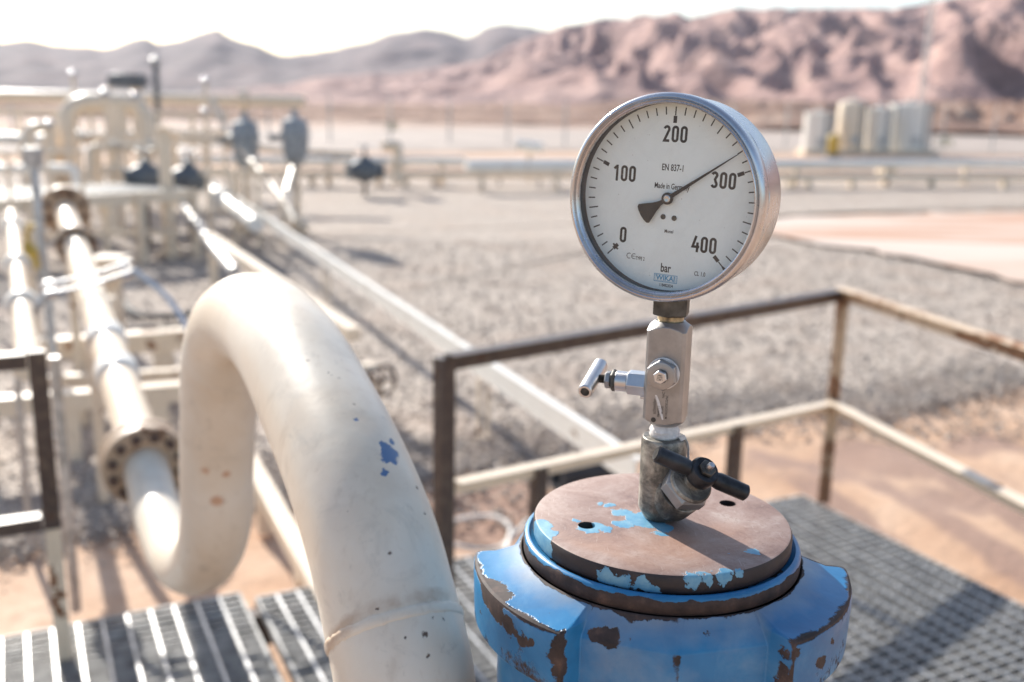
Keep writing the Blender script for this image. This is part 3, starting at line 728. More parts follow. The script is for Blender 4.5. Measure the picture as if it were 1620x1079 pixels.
# --- square block-and-bleed valve
za, zc_ = zy(669), zy(507)
phi = R(20); nb_ = Vector((-math.sin(phi), -math.cos(phi), 0)); lb = Vector((-math.cos(phi), math.sin(phi), 0))   # front normal, left normal
BK = A(0)
root = thing('bleed_valve', A(za), 'square stainless valve block with hex plug and small tubular T handle, below the gauge', 'valve')
# square bar with turned ends: intersection of square prism and a turned barrel
b = MB(); nseg = 96; hs = 0.0162; Hh = zc_-za
def sq(a): return min(hs/max(abs(math.cos(a)), 1e-6), hs/max(abs(math.sin(a)), 1e-6), hs*1.30)
angs2 = sorted(set([2*math.pi*i/nseg for i in range(nseg)] + [R(45+90*k)+s_*R(5) for k in range(4) for s_ in (-1, 1)]))
def sring(h_, rmax):
    return b.vs([A(za+h_)+(-lb)*(min(sq(a), rmax)*math.cos(a))+(-nb_)*(min(sq(a), rmax)*math.sin(a)) for a in angs2])
rr_ = [sring(0, 0.0125)] + [sring(0.0008*k+0.0002, 0.0125+0.0011*k) for k in range(1, 9)] + [sring(Hh-0.0008*k-.0002, 0.0125+0.0011*k) for k in range(8, 0, -1)] + [sring(Hh, 0.0125)]
for P_, Q_ in zip(rr_, rr_[1:]):
    for i in range(len(angs2)): j = (i+1) % len(angs2); b.face((P_[i], P_[j], Q_[j], Q_[i]))
b.face(list(reversed(rr_[0]))); b.face(rr_[-1])
blk = b.build('valve_block', M['block'], root, sharp=22)
# tape at the bottom thread, gland at the top
tp = MB().lathe([(0.0095, -0.002), (0.0118, 0.0), (0.0128, 0.002), (0.0122, 0.004), (0.0126, 0.006), (0.0112, 0.009), (0.0100, za-z_top+.001)], A(z_top), Z, 40, cap=False)
for v in tp.b.verts: v.co += Vector(noise.noise_vector(v.co*230))*0.0009
# loose curl of tape
tp.build('thread_tape', M['ptfe'], root, sharp=40)
zt = z_top
cur = [A(zt)+Vector(p)*0.001 for p in ((12, -9, 1.5), (16, -9, 1.0), (18.5, -8, -3), (19.8, -6, -8), (20.2, -5, -13), (20.5, -5.5, -18))]
b = MB(); cc = catmull(cur, 6)
for k in range(len(cc)-1):
    d = Vector((0.5, -0.5, 0.2)).normalized()*0.0011
    v = b.vs([cc[k]-d, cc[k]+d, cc[k+1]+d, cc[k+1]-d]); b.face(v)
b.box(A(zt)+Vector((.0135, -.0125, .003)), (.005, .001, .004), (Vector((.8, -.2, .5)).normalized(), Vector((.2, 1, 0)).normalized(), Vector((-.5, 0, .8)).normalized()))
o = b.build('tape_tail', M['ptfe'], root, smooth=False); o.modifiers.new('solid', 'SOLIDIFY').thickness = 0.0003
# hex plug on the front face
fc = A(zy(592)) + nb_*hs - (-lb)*0.0
fc = A(zy(583)) + nb_*hs + lb*(-0.000)
MB().lathe([(0.0128, 0), (0.0132, 0.0006), (0.0132, 0.0016), (0.0128, 0.0020), (0, 0.0020)], fc, nb_, 40).build('washer', M['ptfe'], root, sharp=35)
pl_ = MB().hexa(fc+nb_*0.002, fc+nb_*0.0100, 0.0131, ref=Z, rot=R(8), ch=0.10).build('bonnet_plug', M['block'], root, sharp=22, bevel=0.0003)
MB().lathe([(0.0113, 0), (0.0113, 0.0006), (0.0105, 0.0009), (0.006, 0.0009)], fc+nb_*0.0100, nb_, 40, cap=False).build('plug_face', M['block'], pl_)
sc_ = MB().hexa(fc+nb_*0.0105, fc+nb_*0.0155, 0.0058, ref=Z, rot=R(12), ch=0.10).build('bleed_screw', M['steel'], root, sharp=22, bevel=0.0002)
# left needle with T bar
lc = A(zy(611)) + lb*hs
MB().hexa(lc, lc+lb*0.0170, 0.0108, ref=Z, rot=R(28), ch=0.10).build('needle_body', M['steel'], root, sharp=22, bevel=0.0003)
MB().lathe([(0.0086, 0), (0.0086, 0.0095), (0.0080, 0.0102), (0, 0.0102)], lc+lb*0.017, lb, 32).build('needle_sleeve', M['steel'], root, sharp=35)
MB().hexa(lc+lb*0.0272, lc+lb*0.0312, 0.0095, ref=Z, rot=R(10)).build('lock_nut', M['darkhex'], root, sharp=22, bevel=0.0003)
MB().hexa(lc+lb*0.0312, lc+lb*0.0362, 0.0078, ref=Z, rot=R(30)).build('packing_nut', M['block'], root, sharp=22, bevel=0.0003)
thr = []
for k in range(14): thr += [(0.0030, 0.0005*k), (0.0036, 0.0005*k+0.00025)]
MB().lathe(thr, lc+lb*0.0362, lb, 20).build('stem_thread', M['forged'], root, sharp=60)
tc = lc+lb*0.0475
tbd = (nb_*0.040-Z*0.010).normalized()
tbar = MB().lathe([(0.0038, -0.023), (0.0054, -0.0250), (0.0063, -0.0240), (0.0063, 0.0240), (0.0054, 0.0250), (0.0038, 0.0250), (0.0034, 0.012), (0, 0.012)], tc, tbd, 32, cap=False)
tbar.build('t_handle', M['steel'], root, sharp=40)
# small grub screw by the needle body
MB().cyl(lc+lb*0.001-Z*0.0118, lc+lb*0.0055-Z*0.0118, 0.0017, seg=14).build('set_pin', M['steel'], root)
# white scrape on the face
f0 = A(1.77)+nb_*(hs+0.00012); f0.z = nb_.z*hs
def FP(x, z): return f0 + (-lb)*x + Z*z
zs = zy(620)
b = MB(); pts_ = [(-0.0055, zs+.001), (-0.0035, zs-.004), (-0.0010, zs-.012), (0.0012, zs-.0195)]
wd_ = (0.0008, 0.0012, 0.0013, 0.0006)
A1 = [b.b.verts.new(FP(x-w_, z_)) for (x, z_), w_ in zip(pts_, wd_)]; A2 = [b.b.verts.new(FP(x+w_, z_)) for (x, z_), w_ in zip(pts_, wd_)]
for k in range(3): b.face((A1[k], A2[k], A2[k+1], A1[k+1]))
b.build('paint_scrape', M['ptfe'], blk, smooth=False)

# --- lettering helper
def text_mesh(s, size, xs_=0.75, bold=0.0, spacing=1.0):
    cu = bpy.data.curves.new('txt', 'FONT'); cu.body = s; cu.size = size; cu.align_x = 'CENTER'; cu.align_y = 'CENTER'; cu.offset = bold
    cu.space_character = spacing; cu.resolution_u = 6
    o = bpy.data.objects.new('txt', cu); COL.objects.link(o); bpy.context.view_layer.update()
    me = bpy.data.meshes.new_from_object(o.evaluated_get(bpy.context.evaluated_depsgraph_get()))
    bpy.data.objects.remove(o); me.transform(Matrix.Diagonal((xs_, 1, 1, 1))); return me
def put_text(name, s, size, o, ex, ey, m, parent, xs_=0.75, bold=0.0, spacing=1.0):
    me = text_mesh(s, size, xs_, bold, spacing); ez = Vector(ex).cross(Vector(ey))
    me.transform(Matrix(((ex[0], ey[0], ez[0], o[0]), (ex[1], ey[1], ez[1], o[1]), (ex[2], ey[2], ez[2], o[2]), (0, 0, 0, 1))))
    return link_mesh(name, me, m, parent, smooth=False)
ex_ = -lb
M['engrave'] = simple('engraved_mark', (0.07, 0.065, 0.06), 0.6, 0.3, 0.1)
zt0 = zy(648)
MB().lathe([(0.0021, 0), (0.0021, 0.0001), (0, 0.0001)], FP(-0.0065, zy(657))+nb_*0.00005, nb_, 20).build('maker_mark', M['engrave'], blk)
for s_, x_, zz, sz in (('schneider', -0.0062, zy(636), .0042), ('PM44075-0', -0.0025, zy(643), .0026), ('MODEL', 0.0004, zy(640), .0026), ('M1543/CAT/0.22/NC', 0.0038, zy(635), .0029), ('NAC', 0.0008, zy(617), .0030)):
    put_text('engraving', s_, sz, FP(x_, zz), Z, -ex_, M['engrave'], blk, 0.8, 0.00003)
for k, s_ in enumerate(('JAMES', 'LK0793', 'COMP 1')):
    put_text('engraving', s_, .0021, fc+nb_*0.01562+Z*(0.0018-0.0018*k), ex_, Z, M['engrave'], sc_, 0.7, 0.00003)
# cast lettering on the forged body
cz = zy(760)
for k, s_ in enumerate('30151'):
    an = math.atan2(-0.95, -0.30) + 0.17*(k-2)
    nn = Vector((math.cos(an), math.sin(an), 0)); tt = Vector((-nn.y, nn.x, 0))
    root_v = bpy.data.objects['needle_valve']
    put_text('cast_numeral', s_, 0.0062, A(cz-0.0012*(k-2))+nn*0.0196, tt, Z, M['forged'], root_v, 0.8, 0.0002)

# --- pressure gauge
nz = Vector((-0.509, -0.861, -0.0)).normalized()
GC = W(1045.5, 316.0, depth=0.782)
gex = Z.cross(nz).normalized(); gey = nz.cross(gex).normalized()
rot = R(-1.6); gx = gex*math.cos(rot)+gey*math.sin(rot); gy = -gex*math.sin(rot)+gey*math.cos(rot)
root = thing('pressure_gauge', A(zy(503)), 'round steel pressure gauge with a pale dial reading near 280 bar', 'gauge')
def GP(x, y, z=0): return GC+gx*x+gy*y+nz*z
MB().lathe([(0, -0.062), (0.070, -0.062), (0.0745, -0.0610), (0.0772, -0.058), (0.0782, -0.054), (0.0784, -0.0175), (0.0770, -0.0150), (0.0765, -0.005)], GC, nz, 160, cap=False).build('case', M['case'], root, sharp=28)
MB().lathe([(0.0786, -0.0165), (0.0802, -0.0160), (0.0812, -0.0140), (0.0814, -0.0050), (0.0809, -0.0022), (0.0797, -0.0006), (0.0782, -0.0003), (0.0772, -0.0012), (0.0767, -0.0026), (0.0762, -0.0028), (0.0757, -0.0016), (0.0747, -0.0010), (0.0738, -0.0016), (0.0733, -0.0032), (0.0733, -0.0060)], GC, nz, 200, cap=False).build('bezel_ring', M['case'], root, sharp=50)
MB().lathe([(0.0733, -0.0060), (0.0736, -0.0075), (0.0738, -0.0172)], GC, nz, 120, cap=False).build('inner_wall', M['rubber'], root, sharp=50)
# dents along the case edge: two shallow crimps
for a0 in (R(2), R(38)):
    pts_ = [GC+(gx*math.cos(a)+gy*math.sin(a))*0.0786-nz*0.0215 for a in [a0-R(9)+R(18)*k/12 for k in range(13)]]
    MB().tube(pts_, [0.0002+0.0008*math.sin(math.pi*k/12) for k in range(13)], 8).build('case_crimp', M['case'], root)
t = NT('dial_white'); n1 = t.noise(35, 4, 0.6); sp_ = t.step(t.noise(420, 2), 0.80, 0.82)
M['dial'] = t.set(col=t.mix(t.math('MULTIPLY', sp_, 0.4), t.ramp(n1, [(0.3, (0.72, 0.76, 0.765)), (0.7, (0.77, 0.81, 0.815))]), (0.3, 0.3, 0.28)), rough=0.55)
DZ = -0.0165
dial = MB().lathe([(0.0739, 0), (0.0739, 0.0005), (0, 0.0005)], GP(0, 0, DZ-0.0005), nz, 120).build('dial', M['dial'], root, sharp=40)
TZ = DZ+0.00008
def arc_pt(ang, r): return (r*math.cos(ang), r*math.sin(ang))
def quad(b, ang, r0_, r1_, w0, w1=None, z=TZ):
    w1 = w0 if w1 is None else w1
    c_, s_ = math.cos(ang), math.sin(ang)
    P = [(r0_*c_+w0/2*s_, r0_*s_-w0/2*c_), (r1_*c_+w1/2*s_, r1_*s_-w1/2*c_), (r1_*c_-w1/2*s_, r1_*s_+w1/2*c_), (r0_*c_-w0/2*s_, r0_*s_+w0/2*c_)]
    b.face(b.vs([GP(x, y, z) for x, y in P]))
def tang(v): return R(225-v*0.675)
tk = MB()
for v in range(0, 401, 10):
    a = tang(v)
    if v % 100 == 0:
        quad(tk, a, 0.0584, 0.0638, 0.0030); quad(tk, a, 0.0641, 0.0708, 0.0010)
        if v == 0: quad(tk, a+R(0), 0.0604, 0.0620, 0.0062, z=TZ+.00006)
        if v == 400: quad(tk, a, 0.0684, 0.0738, 0.0010, 0.0034, z=TZ+.00006)
    elif v % 50 == 0: quad(tk, a, 0.0628, 0.0708, 0.0010)
    else: quad(tk, a, 0.0648, 0.0708, 0.0010)
tk.build('tick_marks', M['black'], dial, smooth=False)
# numerals: condensed strokes
def arc(cx, cy, rx, ry, a0, a1, n=10): return [(cx+rx*math.cos(R(a0+(a1-a0)*k/n)), cy+ry*math.sin(R(a0+(a1-a0)*k/n))) for k in range(n+1)]
gw, gh_, sw = 0.0038, 0.0108, 0.00205     # centreline cell, stroke width
def glyph(ch):
    w2, r_ = gw/2, gw/2
    if ch == '0': return [(arc(0, gh_-r_, r_, r_, 180, 0)+arc(0, r_, r_, r_, 0, -180), True)]
    if ch == '1': return [([(0.0008, 0-sw/2), (0.0008, gh_+sw/2)], False), ([(0.0003, gh_-0.0001), (-0.0019, gh_-0.0022)], False)]
    if ch == '2': return [(arc(0, gh_-r_, r_, r_, 175, -25)+[(-w2+0.0002, 0.0), (w2+sw*.3, 0.0)], False)]
    if ch == '3': return [(arc(0, gh_-r_, r_, r_, 165, -50, 9)+[(0.0004, gh_*0.53)]+arc(0, r_*1.05, r_, r_*1.05, 50, -165, 9), False)]
    if ch == '4': return [([(0.0002, gh_+sw/2), (-w2-0.0004, gh_*0.30), (w2+0.0014, gh_*0.30)], False), ([(w2-0.0003, gh_*0.62), (w2-0.0003, -sw/2)], False)]
def ribbon(b, pts, closed, wd, xf, z):
    n = len(pts); L = []; Rr_ = []
    for i in range(n):
        p = Vector(pts[i]).to_2d() if False else Vector((pts[i][0], pts[i][1]))
        pa = Vector(pts[i-1]) if (i > 0 or closed) else None; pn = Vector(pts[(i+1) % n]) if (i < n-1 or closed) else None
        d1 = (p-pa).normalized() if pa is not None else None; d2 = (pn-p).normalized() if pn is not None else None
        if d1 is None: d1 = d2
        if d2 is None: d2 = d1
        m = (d1+d2); m = m.normalized() if m.length > 1e-6 else d1
        nn = Vector((-m.y, m.x)); k = 1/max(0.5, abs(nn.dot(Vector((-d1.y, d1.x)))))
        L.append(b.b.verts.new(xf(*(p+nn*wd/2*k), z))); Rr_.append(b.b.verts.new(xf(*(p-nn*wd/2*k), z)))
    for i in range(n if closed else n-1):
        j = (i+1) % n; b.face((L[i], Rr_[i], Rr_[j], L[j]))
for s_, cx, cy in (('200', 0.0010, 0.0500), ('100', -0.0400, 0.0165), ('300', 0.0432, 0.0175), ('0', -0.0372, -0.0330), ('400', 0.0325, -0.0335)):
    b = MB(); adv = gw+sw+0.0013
    for k, ch in enumerate(s_):
        x0 = cx+(k-(len(s_)-1)/2)*adv
        for q, (pts_, cl) in enumerate(glyph(ch)):
            ribbon(b, pts_, cl, sw, lambda x, y, z: GP(x0+x, cy-gh_/2+y, z), TZ+0.00004*q)
    b.build('numeral', M['black'], dial, smooth=False)
def dial_text(s_, x, y, sz, m=None, xs_=0.66, bold=0.00003, sp=1.0, nm='lettering', z=TZ): return put_text(nm, s_, sz, GP(x, y, z), gx, gy, m or M['black'], dial, xs_, bold, sp)
dial_text('EN 837-1', 0.0014, 0.0238, 0.0072, xs_=0.68, bold=.00012)
dial_text('Made in Germany', 0.0016, 0.0092, 0.0062, xs_=0.66, bold=.00010)
dial_text('Monel', 0.0022, -0.0262, 0.0040, xs_=0.76, bold=.00006)
dial_text('TYPE 2', -0.0208, -0.0508, 0.0040, xs_=0.68, bold=.00007)
dial_text('bar', 0.0020, -0.0560, 0.0098, xs_=0.68, bold=.00020)
dial_text('CL 1.0', 0.0310, -0.0570, 0.0048, xs_=0.72, bold=.00008)
dial_text('1184822034', 0.0035, -0.0699, 0.0035, xs_=0.68, bold=.00006)
M['palegrey'] = simple('pale_print', (0.85, 0.87, 0.86), 0.5, 0, 0.03)
dial_text('S5J0N0 V3256A', -0.0175, -0.0625, 0.0030, m=M['palegrey'], xs_=0.8)
# CE mark from arcs
b = MB()
ribbon(b, arc(-0.0305, -0.0495, 0.0021, 0.0021, 60, 300, 14), False, 0.00055, GP, TZ)
ribbon(b, arc(-0.0262, -0.0495, 0.0021, 0.0021, 60, 300, 14), False, 0.00055, GP, TZ)
ribbon(b, [(-0.0282, -0.0495), (-0.0256, -0.0495)], False, 0.0005, GP, TZ+.00004)
b.build('ce_mark', M['black'], dial, smooth=False)
# blue maker's logo in its frame
lx, ly = 0.0026, -0.0641
b = MB()
fr_ = lambda x0, x1, y0, y1, w_: ([(x0, y0), (x1, y0), (x1, y1), (x0, y1)], True, w_)
for pts_, cl, w_ in (fr_(lx-0.0098, lx+0.0098, ly-0.0030, ly+0.0030, 0.0005), fr_(lx-0.0088, lx+0.0088, ly-0.0023, ly+0.0023, 0.0002)): ribbon(b, pts_, cl, w_, GP, TZ+.00002)
b.build('logo', M['blueink'], dial, smooth=False)
put_text('logo', 'WIKAI', 0.0056, GP(lx, ly, TZ+.00004), gx, gy, M['blueink'], dial, 1.02, 0.00018, 1.0)
# dial screws
for x, y in ((-0.0036, -0.0150), (0.0058, -0.0152)):
    s0 = MB().lathe([(0.0021, 0), (0.0021, 0.0005), (0.0015, 0.0010), (0.0009, 0.0009), (0, 0.0005)], GP(x, y, DZ), nz, 20).build('dial_screw', M['darkhex'], dial, sharp=30)
# pointer
pa = R(225-281*0.675); pe = Vector((math.cos(pa), math.sin(pa))); pn_ = Vector((-pe.y, pe.x)); PZ = DZ+0.0028
def PP(u, v): q = pe*u+pn_*v; return (q.x, q.y)
poly = [PP(0.0665, -0.00025), PP(0.0665, 0.00025), PP(0.030, 0.0010), PP(0.0035, 0.0017), PP(0.002, 0.0042), PP(-0.002, 0.0042), PP(-0.0040, 0.0016), PP(-0.0075, 0.0020), PP(-0.0125, 0.0036), PP(-0.0180, 0.0062), PP(-0.0235, 0.0086),
        PP(-0.0252, 0.0076), PP(-0.0262, 0.0045), PP(-0.0266, 0.0), PP(-0.0262, -0.0045), PP(-0.0252, -0.0076), PP(-0.0235, -0.0086), PP(-0.0180, -0.0062), PP(-0.0125, -0.0036), PP(-0.0075, -0.0020), PP(-0.0040, -0.0016), PP(-0.002, -0.0042), PP(0.002, -0.0042), PP(0.0035, -0.0017), PP(0.030, -0.0010)]
pt = MB().prism(poly, GP(0, 0, PZ), gx, gy, 0.0005).build('pointer', M['black'], root, smooth=False)
MB().lathe([(0.0047, -0.0005), (0.0048, 0.0010), (0.0040, 0.0014), (0, 0.0014)], GP(0, 0, PZ), nz, 28).build('pointer_hub', M['black'], pt)
MB().lathe([(0.0029, 0.0014), (0.0029, 0.0019), (0.0023, 0.0023), (0.0008, 0.0022), (0, 0.0017)], GP(0, 0, PZ), nz, 24).build('hub_cap', M['case'], pt)
# glass
t = NT('gauge_glass')
tr = t.n('ShaderNodeBsdfTransparent'); gl = t.n('ShaderNodeBsdfGlossy'); fr = t.n('ShaderNodeFresnel'); mx = t.n('ShaderNodeMixShader')
gl.inputs['Roughness'].default_value = 0.03; fr.inputs['IOR'].default_value = 1.45
tr.inputs['Color'].default_value = (0.95, 0.975, 0.965, 1)
t.put(mx.inputs[0], fr.outputs[0]); t.put(mx.inputs[1], tr.outputs[0]); t.put(mx.inputs[2], gl.outputs[0])
du = t.n('ShaderNodeBsdfDiffuse'); du.inputs['Color'].default_value = (0.75, 0.70, 0.64, 1); m3 = t.n('ShaderNodeMixShader')
dn = t.math('ADD', t.math('MULTIPLY', t.step(t.noise(22, 5, 0.7, 1.0), 0.45, 0.8), 0.10), t.math('MULTIPLY', t.step(t.noise(500, 2), 0.74, 0.78), 0.35))
t.put(m3.inputs[0], dn); t.put(m3.inputs[1], mx.outputs[0]); t.put(m3.inputs[2], du.outputs[0]); t.put(t.out.inputs[0], m3.outputs[0])
MB().lathe([(0.0735, 0), (0, 0)], GP(0, 0, -0.0068), nz, 96, cap=False).build('glass', t.m, root)
# socket hex and thread under the case
z1, z2 = zy(498), zy(468)
MB().hexa(A(z1), A(z2), 0.0158, ref=nb_, rot=R(2), ch=0.07).build('socket_hex', M['darkhex'], root, sharp=22, bevel=0.0004)
th_ = MB().lathe([(0.0100, 0), (0.0108, 0.0012), (0.0104, 0.0030), (0.0110, 0.0045), (0.0106, z1-zc_)], A(zc_), Z, 36, cap=False)
for v in th_.b.verts: v.co += Vector(noise.noise_vector(v.co*260))*0.0006
th_.build('socket_thread', M['brass'], root, sharp=50)

HAZE = 0.00011
# ------------------------------------------------------------------ middle distance
# cable tray
ca = W(1012, 728, z=0.52); cb_ = W(338, 288, z=0.52)
root = thing('cable_tray', Vector((ca.x, ca.y, 0.03)), 'long pale steel channel running diagonally over the gravel from behind the gauge', 'cable tray')
d = (cb_-ca).normalized(); n_ = d.cross(Z).normalized()
MB().beam(ca-Z*0.056-n_*.015, cb_-Z*0.056-n_*.015, 0.012, 0.10).beam(ca, cb_, 0.045, 0.012).build('channel', M['white'], root, smooth=False)
o = MB().beam(ca-Z*0.112, cb_-Z*0.112, 0.045, 0.012).build('lower_flange', M['white'], root, smooth=False)
for k in (0.12, 0.4, 0.75):
    q = ca.lerp(cb_, k)
    for s_ in (-1, 1): MB().beam(Vector((q.x, q.y, 0.02))+n_*s_*0.03, Vector((q.x, q.y, q.z-0.118))+n_*s_*0.03, 0.02, 0.02, n_).build('leg', M['cream2'], root, smooth=False)

def bar(name, p, q, wd, ht, m, label, cat, legs=0, group=None, legmat=None):
    root = thing(name, Vector((p.x, p.y, 0.02)), label, cat, group)
    MB().beam(p, q, wd, ht).build('beam', m, root, bevel=0.002)
    for k in range(legs):
        r_ = p.lerp(q, (k+0.5)/legs if legs > 1 else 0.04)
        MB().beam(Vector((r_.x, r_.y, 0.0)), Vector((r_.x, r_.y, r_.z-ht/2)), wd*0.9, wd*0.9, (q-p).normalized()).build('leg', legmat or m, root)
    return root
bar('pipe_support', W(392, 728, z=0.22), W(520, 960, z=0.22), 0.075, 0.075, M['cream'], 'low cream beam passing under the gooseneck, bare sand to its right', 'beam', 2)
bar('pipe_support', W(60, 553, z=0.42), W(318, 533, z=0.42), 0.13, 0.13, M['cream2'], 'cream cross beam on the gravel, farthest of the three left of the gooseneck', 'beam', 2)
bar('pipe_support', W(60, 604, z=0.30), W(318, 590, z=0.30), 0.07, 0.07, M['cream2'], 'thin cream cross beam, middle of the three left of the gooseneck', 'beam', 2)
bar('pipe_support', W(-120, 652, z=0.35), W(318, 616, z=0.35), 0.10, 0.10, M['cream'], 'cream cross beam just behind the big bolted flange, nearest of the three', 'beam', 3)
root = bar('pipe_support', W(330, 374, z=0.52), W(560, 530, z=0.52), 0.09, 0.09, M['cream'], 'bright cream rail on a square post seen just above the gooseneck', 'beam', 1)
# pole with conduit
def pole(px, ztop, r, m, name, label, cat, lean=(0,0), cap=False):
    p = W(*px, z=0.03); root = thing(name, p, label, cat)
    q = Vector((p.x+lean[0], p.y+lean[1], ztop))
    MB().tube([p, p.lerp(q, 0.5), q], r, 14).build('pole', m, root)
    MB().lathe([(r*2.2, 0), (r*2.2, 0.01), (r*1.2, 0.03)], p, Z, 16).build('base_collar', m, root)
    MB().box(q+Vector((0, 0, 0.03)), (0.09, 0.07, 0.11)).build('junction_box', M['galv'], root, bevel=0.006)
    return root
pole((98, 690), 1.62, 0.024, M['galv'], 'conduit_pole', 'thin grey conduit pole casting a line of shadow, right of the left guard rail', 'pole', (-0.12, 0.2))

# small-bore tubing and fittings clamped over the level pipe
root = thing('instrument_tubing', LR0+RD*1.6, 'shiny small-bore tubing and fittings crossing the level cream pipe', 'tubing')
q0 = LR0+RD*1.65
for k in range(2):
    b0_ = q0+EU*(0.12*k)+Z*(0.10+0.02*k)
    MB().tube([b0_-EV*0.20-Z*.04, b0_+EV*0.02, b0_+EV*0.17+Z*.05], 0.009, 10).build('tube', M['steel'], root)
    for s_ in (-0.19, 0.12):
        MB().hexa(b0_+EV*s_+Z*.2*s_, b0_+EV*(s_+0.035)+Z*.2*(s_+.035), 0.019).build('fitting', M['steel'], root, sharp=20)
MB().tube(catmull([q0+EV*0.17+Z*0.15, q0+EV*0.30-EU*0.2+Z*0.02, q0+EV*0.36-EU*0.55-Z*0.2, q0+EV*0.3-EU*0.8-Z*0.5], 6), 0.013, 10).build('tube', M['steel'], root)
MB().tube(catmull([q0-EV*0.20+Z*0.06, q0-EV*0.32-Z*0.2, q0-EV*0.34-Z*0.7, q0-EV*0.34-Z*1.1], 6), 0.016, 10).build('tube', M['galv'], root)

# second level pipe at far left
pa_ = W(46, 575, z=1.1); pb_ = W(18, 338, z=1.1)
root = thing('flow_pipe', Vector((pa_.x, pa_.y, 0.03)), 'narrow sunlit cream pipe running away at the far left edge, left of the conduit pole', 'pipe')
MB().tube([pa_, pa_.lerp(pb_, .1), pa_.lerp(pb_, .5), pb_], 0.042, 20).build('pipe', M['cream'], root)
MB().lathe([(0.06, -0.02), (0.06, 0.02), (0, 0.02)], pa_, pa_-pb_, 20).build('end_cap', M['cream'], root)
MB().cyl(Vector((pa_.x-.03, pa_.y+.25, 0.03)), Vector((pa_.x-.03, pa_.y+.25, 1.06)), 0.02, seg=12).build('prop', M['galv'], root)
for k in (0.22, 0.45, 0.8): 
    c_ = pa_.lerp(pb_, k); MB().lathe([(0.07, -0.03), (0.075, 0), (0.07, 0.03)], c_, pb_-pa_, 20).build('coupling', M['white'], root)
c_ = W(45, 400, z=0.85)
root = thing('hand_valve', Vector((c_.x, c_.y, 0.03)), 'small ochre-yellow hand valve between the two receding cream pipes', 'valve')
MB().lathe([(0.05, -0.12), (0.09, -0.10), (0.09, -0.07), (0.06, -0.05), (0.08, 0), (0.05, 0.06), (0.02, 0.08), (0.02, 0.2)], c_, Z, 20).build('valve_body', M['yellow'], root)
MB().tube([c_+Z*0.2+Vector((math.cos(a), math.sin(a), 0))*0.1 for a in [R(30*k) for k in range(12)]], 0.012, 8, closed=True).build('handwheel', M['yellow'], root)
MB().cyl(Vector((c_.x, c_.y, 0.03)), c_-Z*0.12, 0.04, seg=14).build('riser', M['cream2'], root)

# hand valve glimpsed behind the gooseneck
c_ = W(604, 602, z=0.45)
root = thing('hand_valve', Vector((c_.x, c_.y, 0.03)), 'rusty handwheel valve half hidden behind the right shoulder of the gooseneck', 'valve')
MB().tube([c_+(EV*math.cos(a)+Z*math.sin(a))*0.085 for a in [R(20*k) for k in range(18)]], 0.010, 8, closed=True).build('handwheel', M['boltrust'], root)
MB().beam(c_-EV*.08, c_+EV*.08, .012, .012).beam(c_-Z*.08, c_+Z*.08, .012, .012, EV).build('spokes', M['boltrust'], root)
MB().cyl(c_, c_+EU*0.25, 0.022, seg=12).build('stem', M['boltrust'], root)
MB().lathe([(0.05, 0.0), (0.05, 0.1), (0.075, 0.14), (0.075, 0.42), (0.05, 0.46)], Vector((c_.x, c_.y, 0.03))+EU*0.25, Z, 18).build('valve_body', M['cream2'], root)
# white hose loop on the sand
hc_ = W(740, 848, z=0.04)
hl = [hc_+Vector((math.cos(a)*0.20, math.sin(a)*0.17, 0.02+0.02*math.sin(a*2))) for a in [R(15*k) for k in range(23)]]
o = MB().tube(catmull([hc_+Vector((0.14, -0.5, 0.0))]+hl+[hc_+Vector((0.35, 0.35, 0.0))], 3), 0.011, 10).build('hose', M['white']); tag(o, 'loop of pale hose lying on the sand left of the blue wellhead', 'hose')
# dark pipe end under the channel behind the cap
c_ = W(925, 745, z=0.13)
o = MB().lathe([(0.0, -0.22), (0.07, -0.22), (0.085, -0.18), (0.085, 0.12), (0.095, 0.13), (0.095, 0.17), (0.06, 0.17), (0.055, 0.05), (0, 0.05)], c_, Vector((-0.9, -0.4, 0)), 24).build('pipe_stub', M['rubber']); tag(o, 'short dark pipe stub lying under the near end of the pale channel', 'pipe stub')

# ------------------------------------------------------------------ far process skid (left)
def upipe(pts_px, depth_z, r, m, label, name='riser_pipe', group=None, fl=()):
    P = [W(x, y, depth=d_) for x, y, d_ in pts_px]
    # round the corners
    out = [P[0]]
    for i in range(1, len(P)-1):
        a, b_, c_ = P[i-1], P[i], P[i+1]; rr = min(r*2.6, (a-b_).length*.45, (c_-b_).length*.45)
        s0 = b_+(a-b_).normalized()*rr; s1 = b_+(c_-b_).normalized()*rr
        for k in range(7):
            t_ = k/6; out.append(s0*(1-t_)**2+b_*2*t_*(1-t_)+s1*t_*t_)
    out.append(P[-1])
    root = thing(name, Vector((P[0].x, P[0].y, 0.03)), label, 'pipe', group)
    MB().tube(out, r, 24).build('pipe', m, root, sharp=60)
    for (i, k) in fl:
        q = P[i].lerp(P[i+1], k); dd = (P[i+1]-P[i]).normalized()
        f = MB().lathe([(r, -0.06), (r*1.75, -0.06), (r*1.75, 0.06), (r, 0.06)], q, dd, 28, cap=False).build('flange', m, root)
    return root
upipe([(108,372,15.5),(104,162,15.5),(232,164,15.9),(196,165,15.9)][:3] + [(228,300,15.9)], 0, 0.15, M['cream'], 'fat cream inverted-U riser pipe at upper left above the raised walkway', fl=((0, .45), (2, .5)))
upipe([(186,392,15.2),(183,190,15.2),(186,170,15.2)], 0, 0.12, M['cream'], 'straight cream riser between the legs of the fat inverted-U pipe', fl=((0, .6),))
upipe([(44,300,15.0),(42,205,15.0),(78,198,15.2),(84,300,15.2)], 0, 0.09, M['cream'], 'small cream inverted-U pipe left of the fat riser', fl=((2, .4),))
upipe([(-420,138,20),(0,152,20),(482,161,20)], 0, 0.12, M['cream'], 'long white header pipe crossing at upper left in front of the mountains', name='header_pipe', fl=((1, .35),(1, .8)))
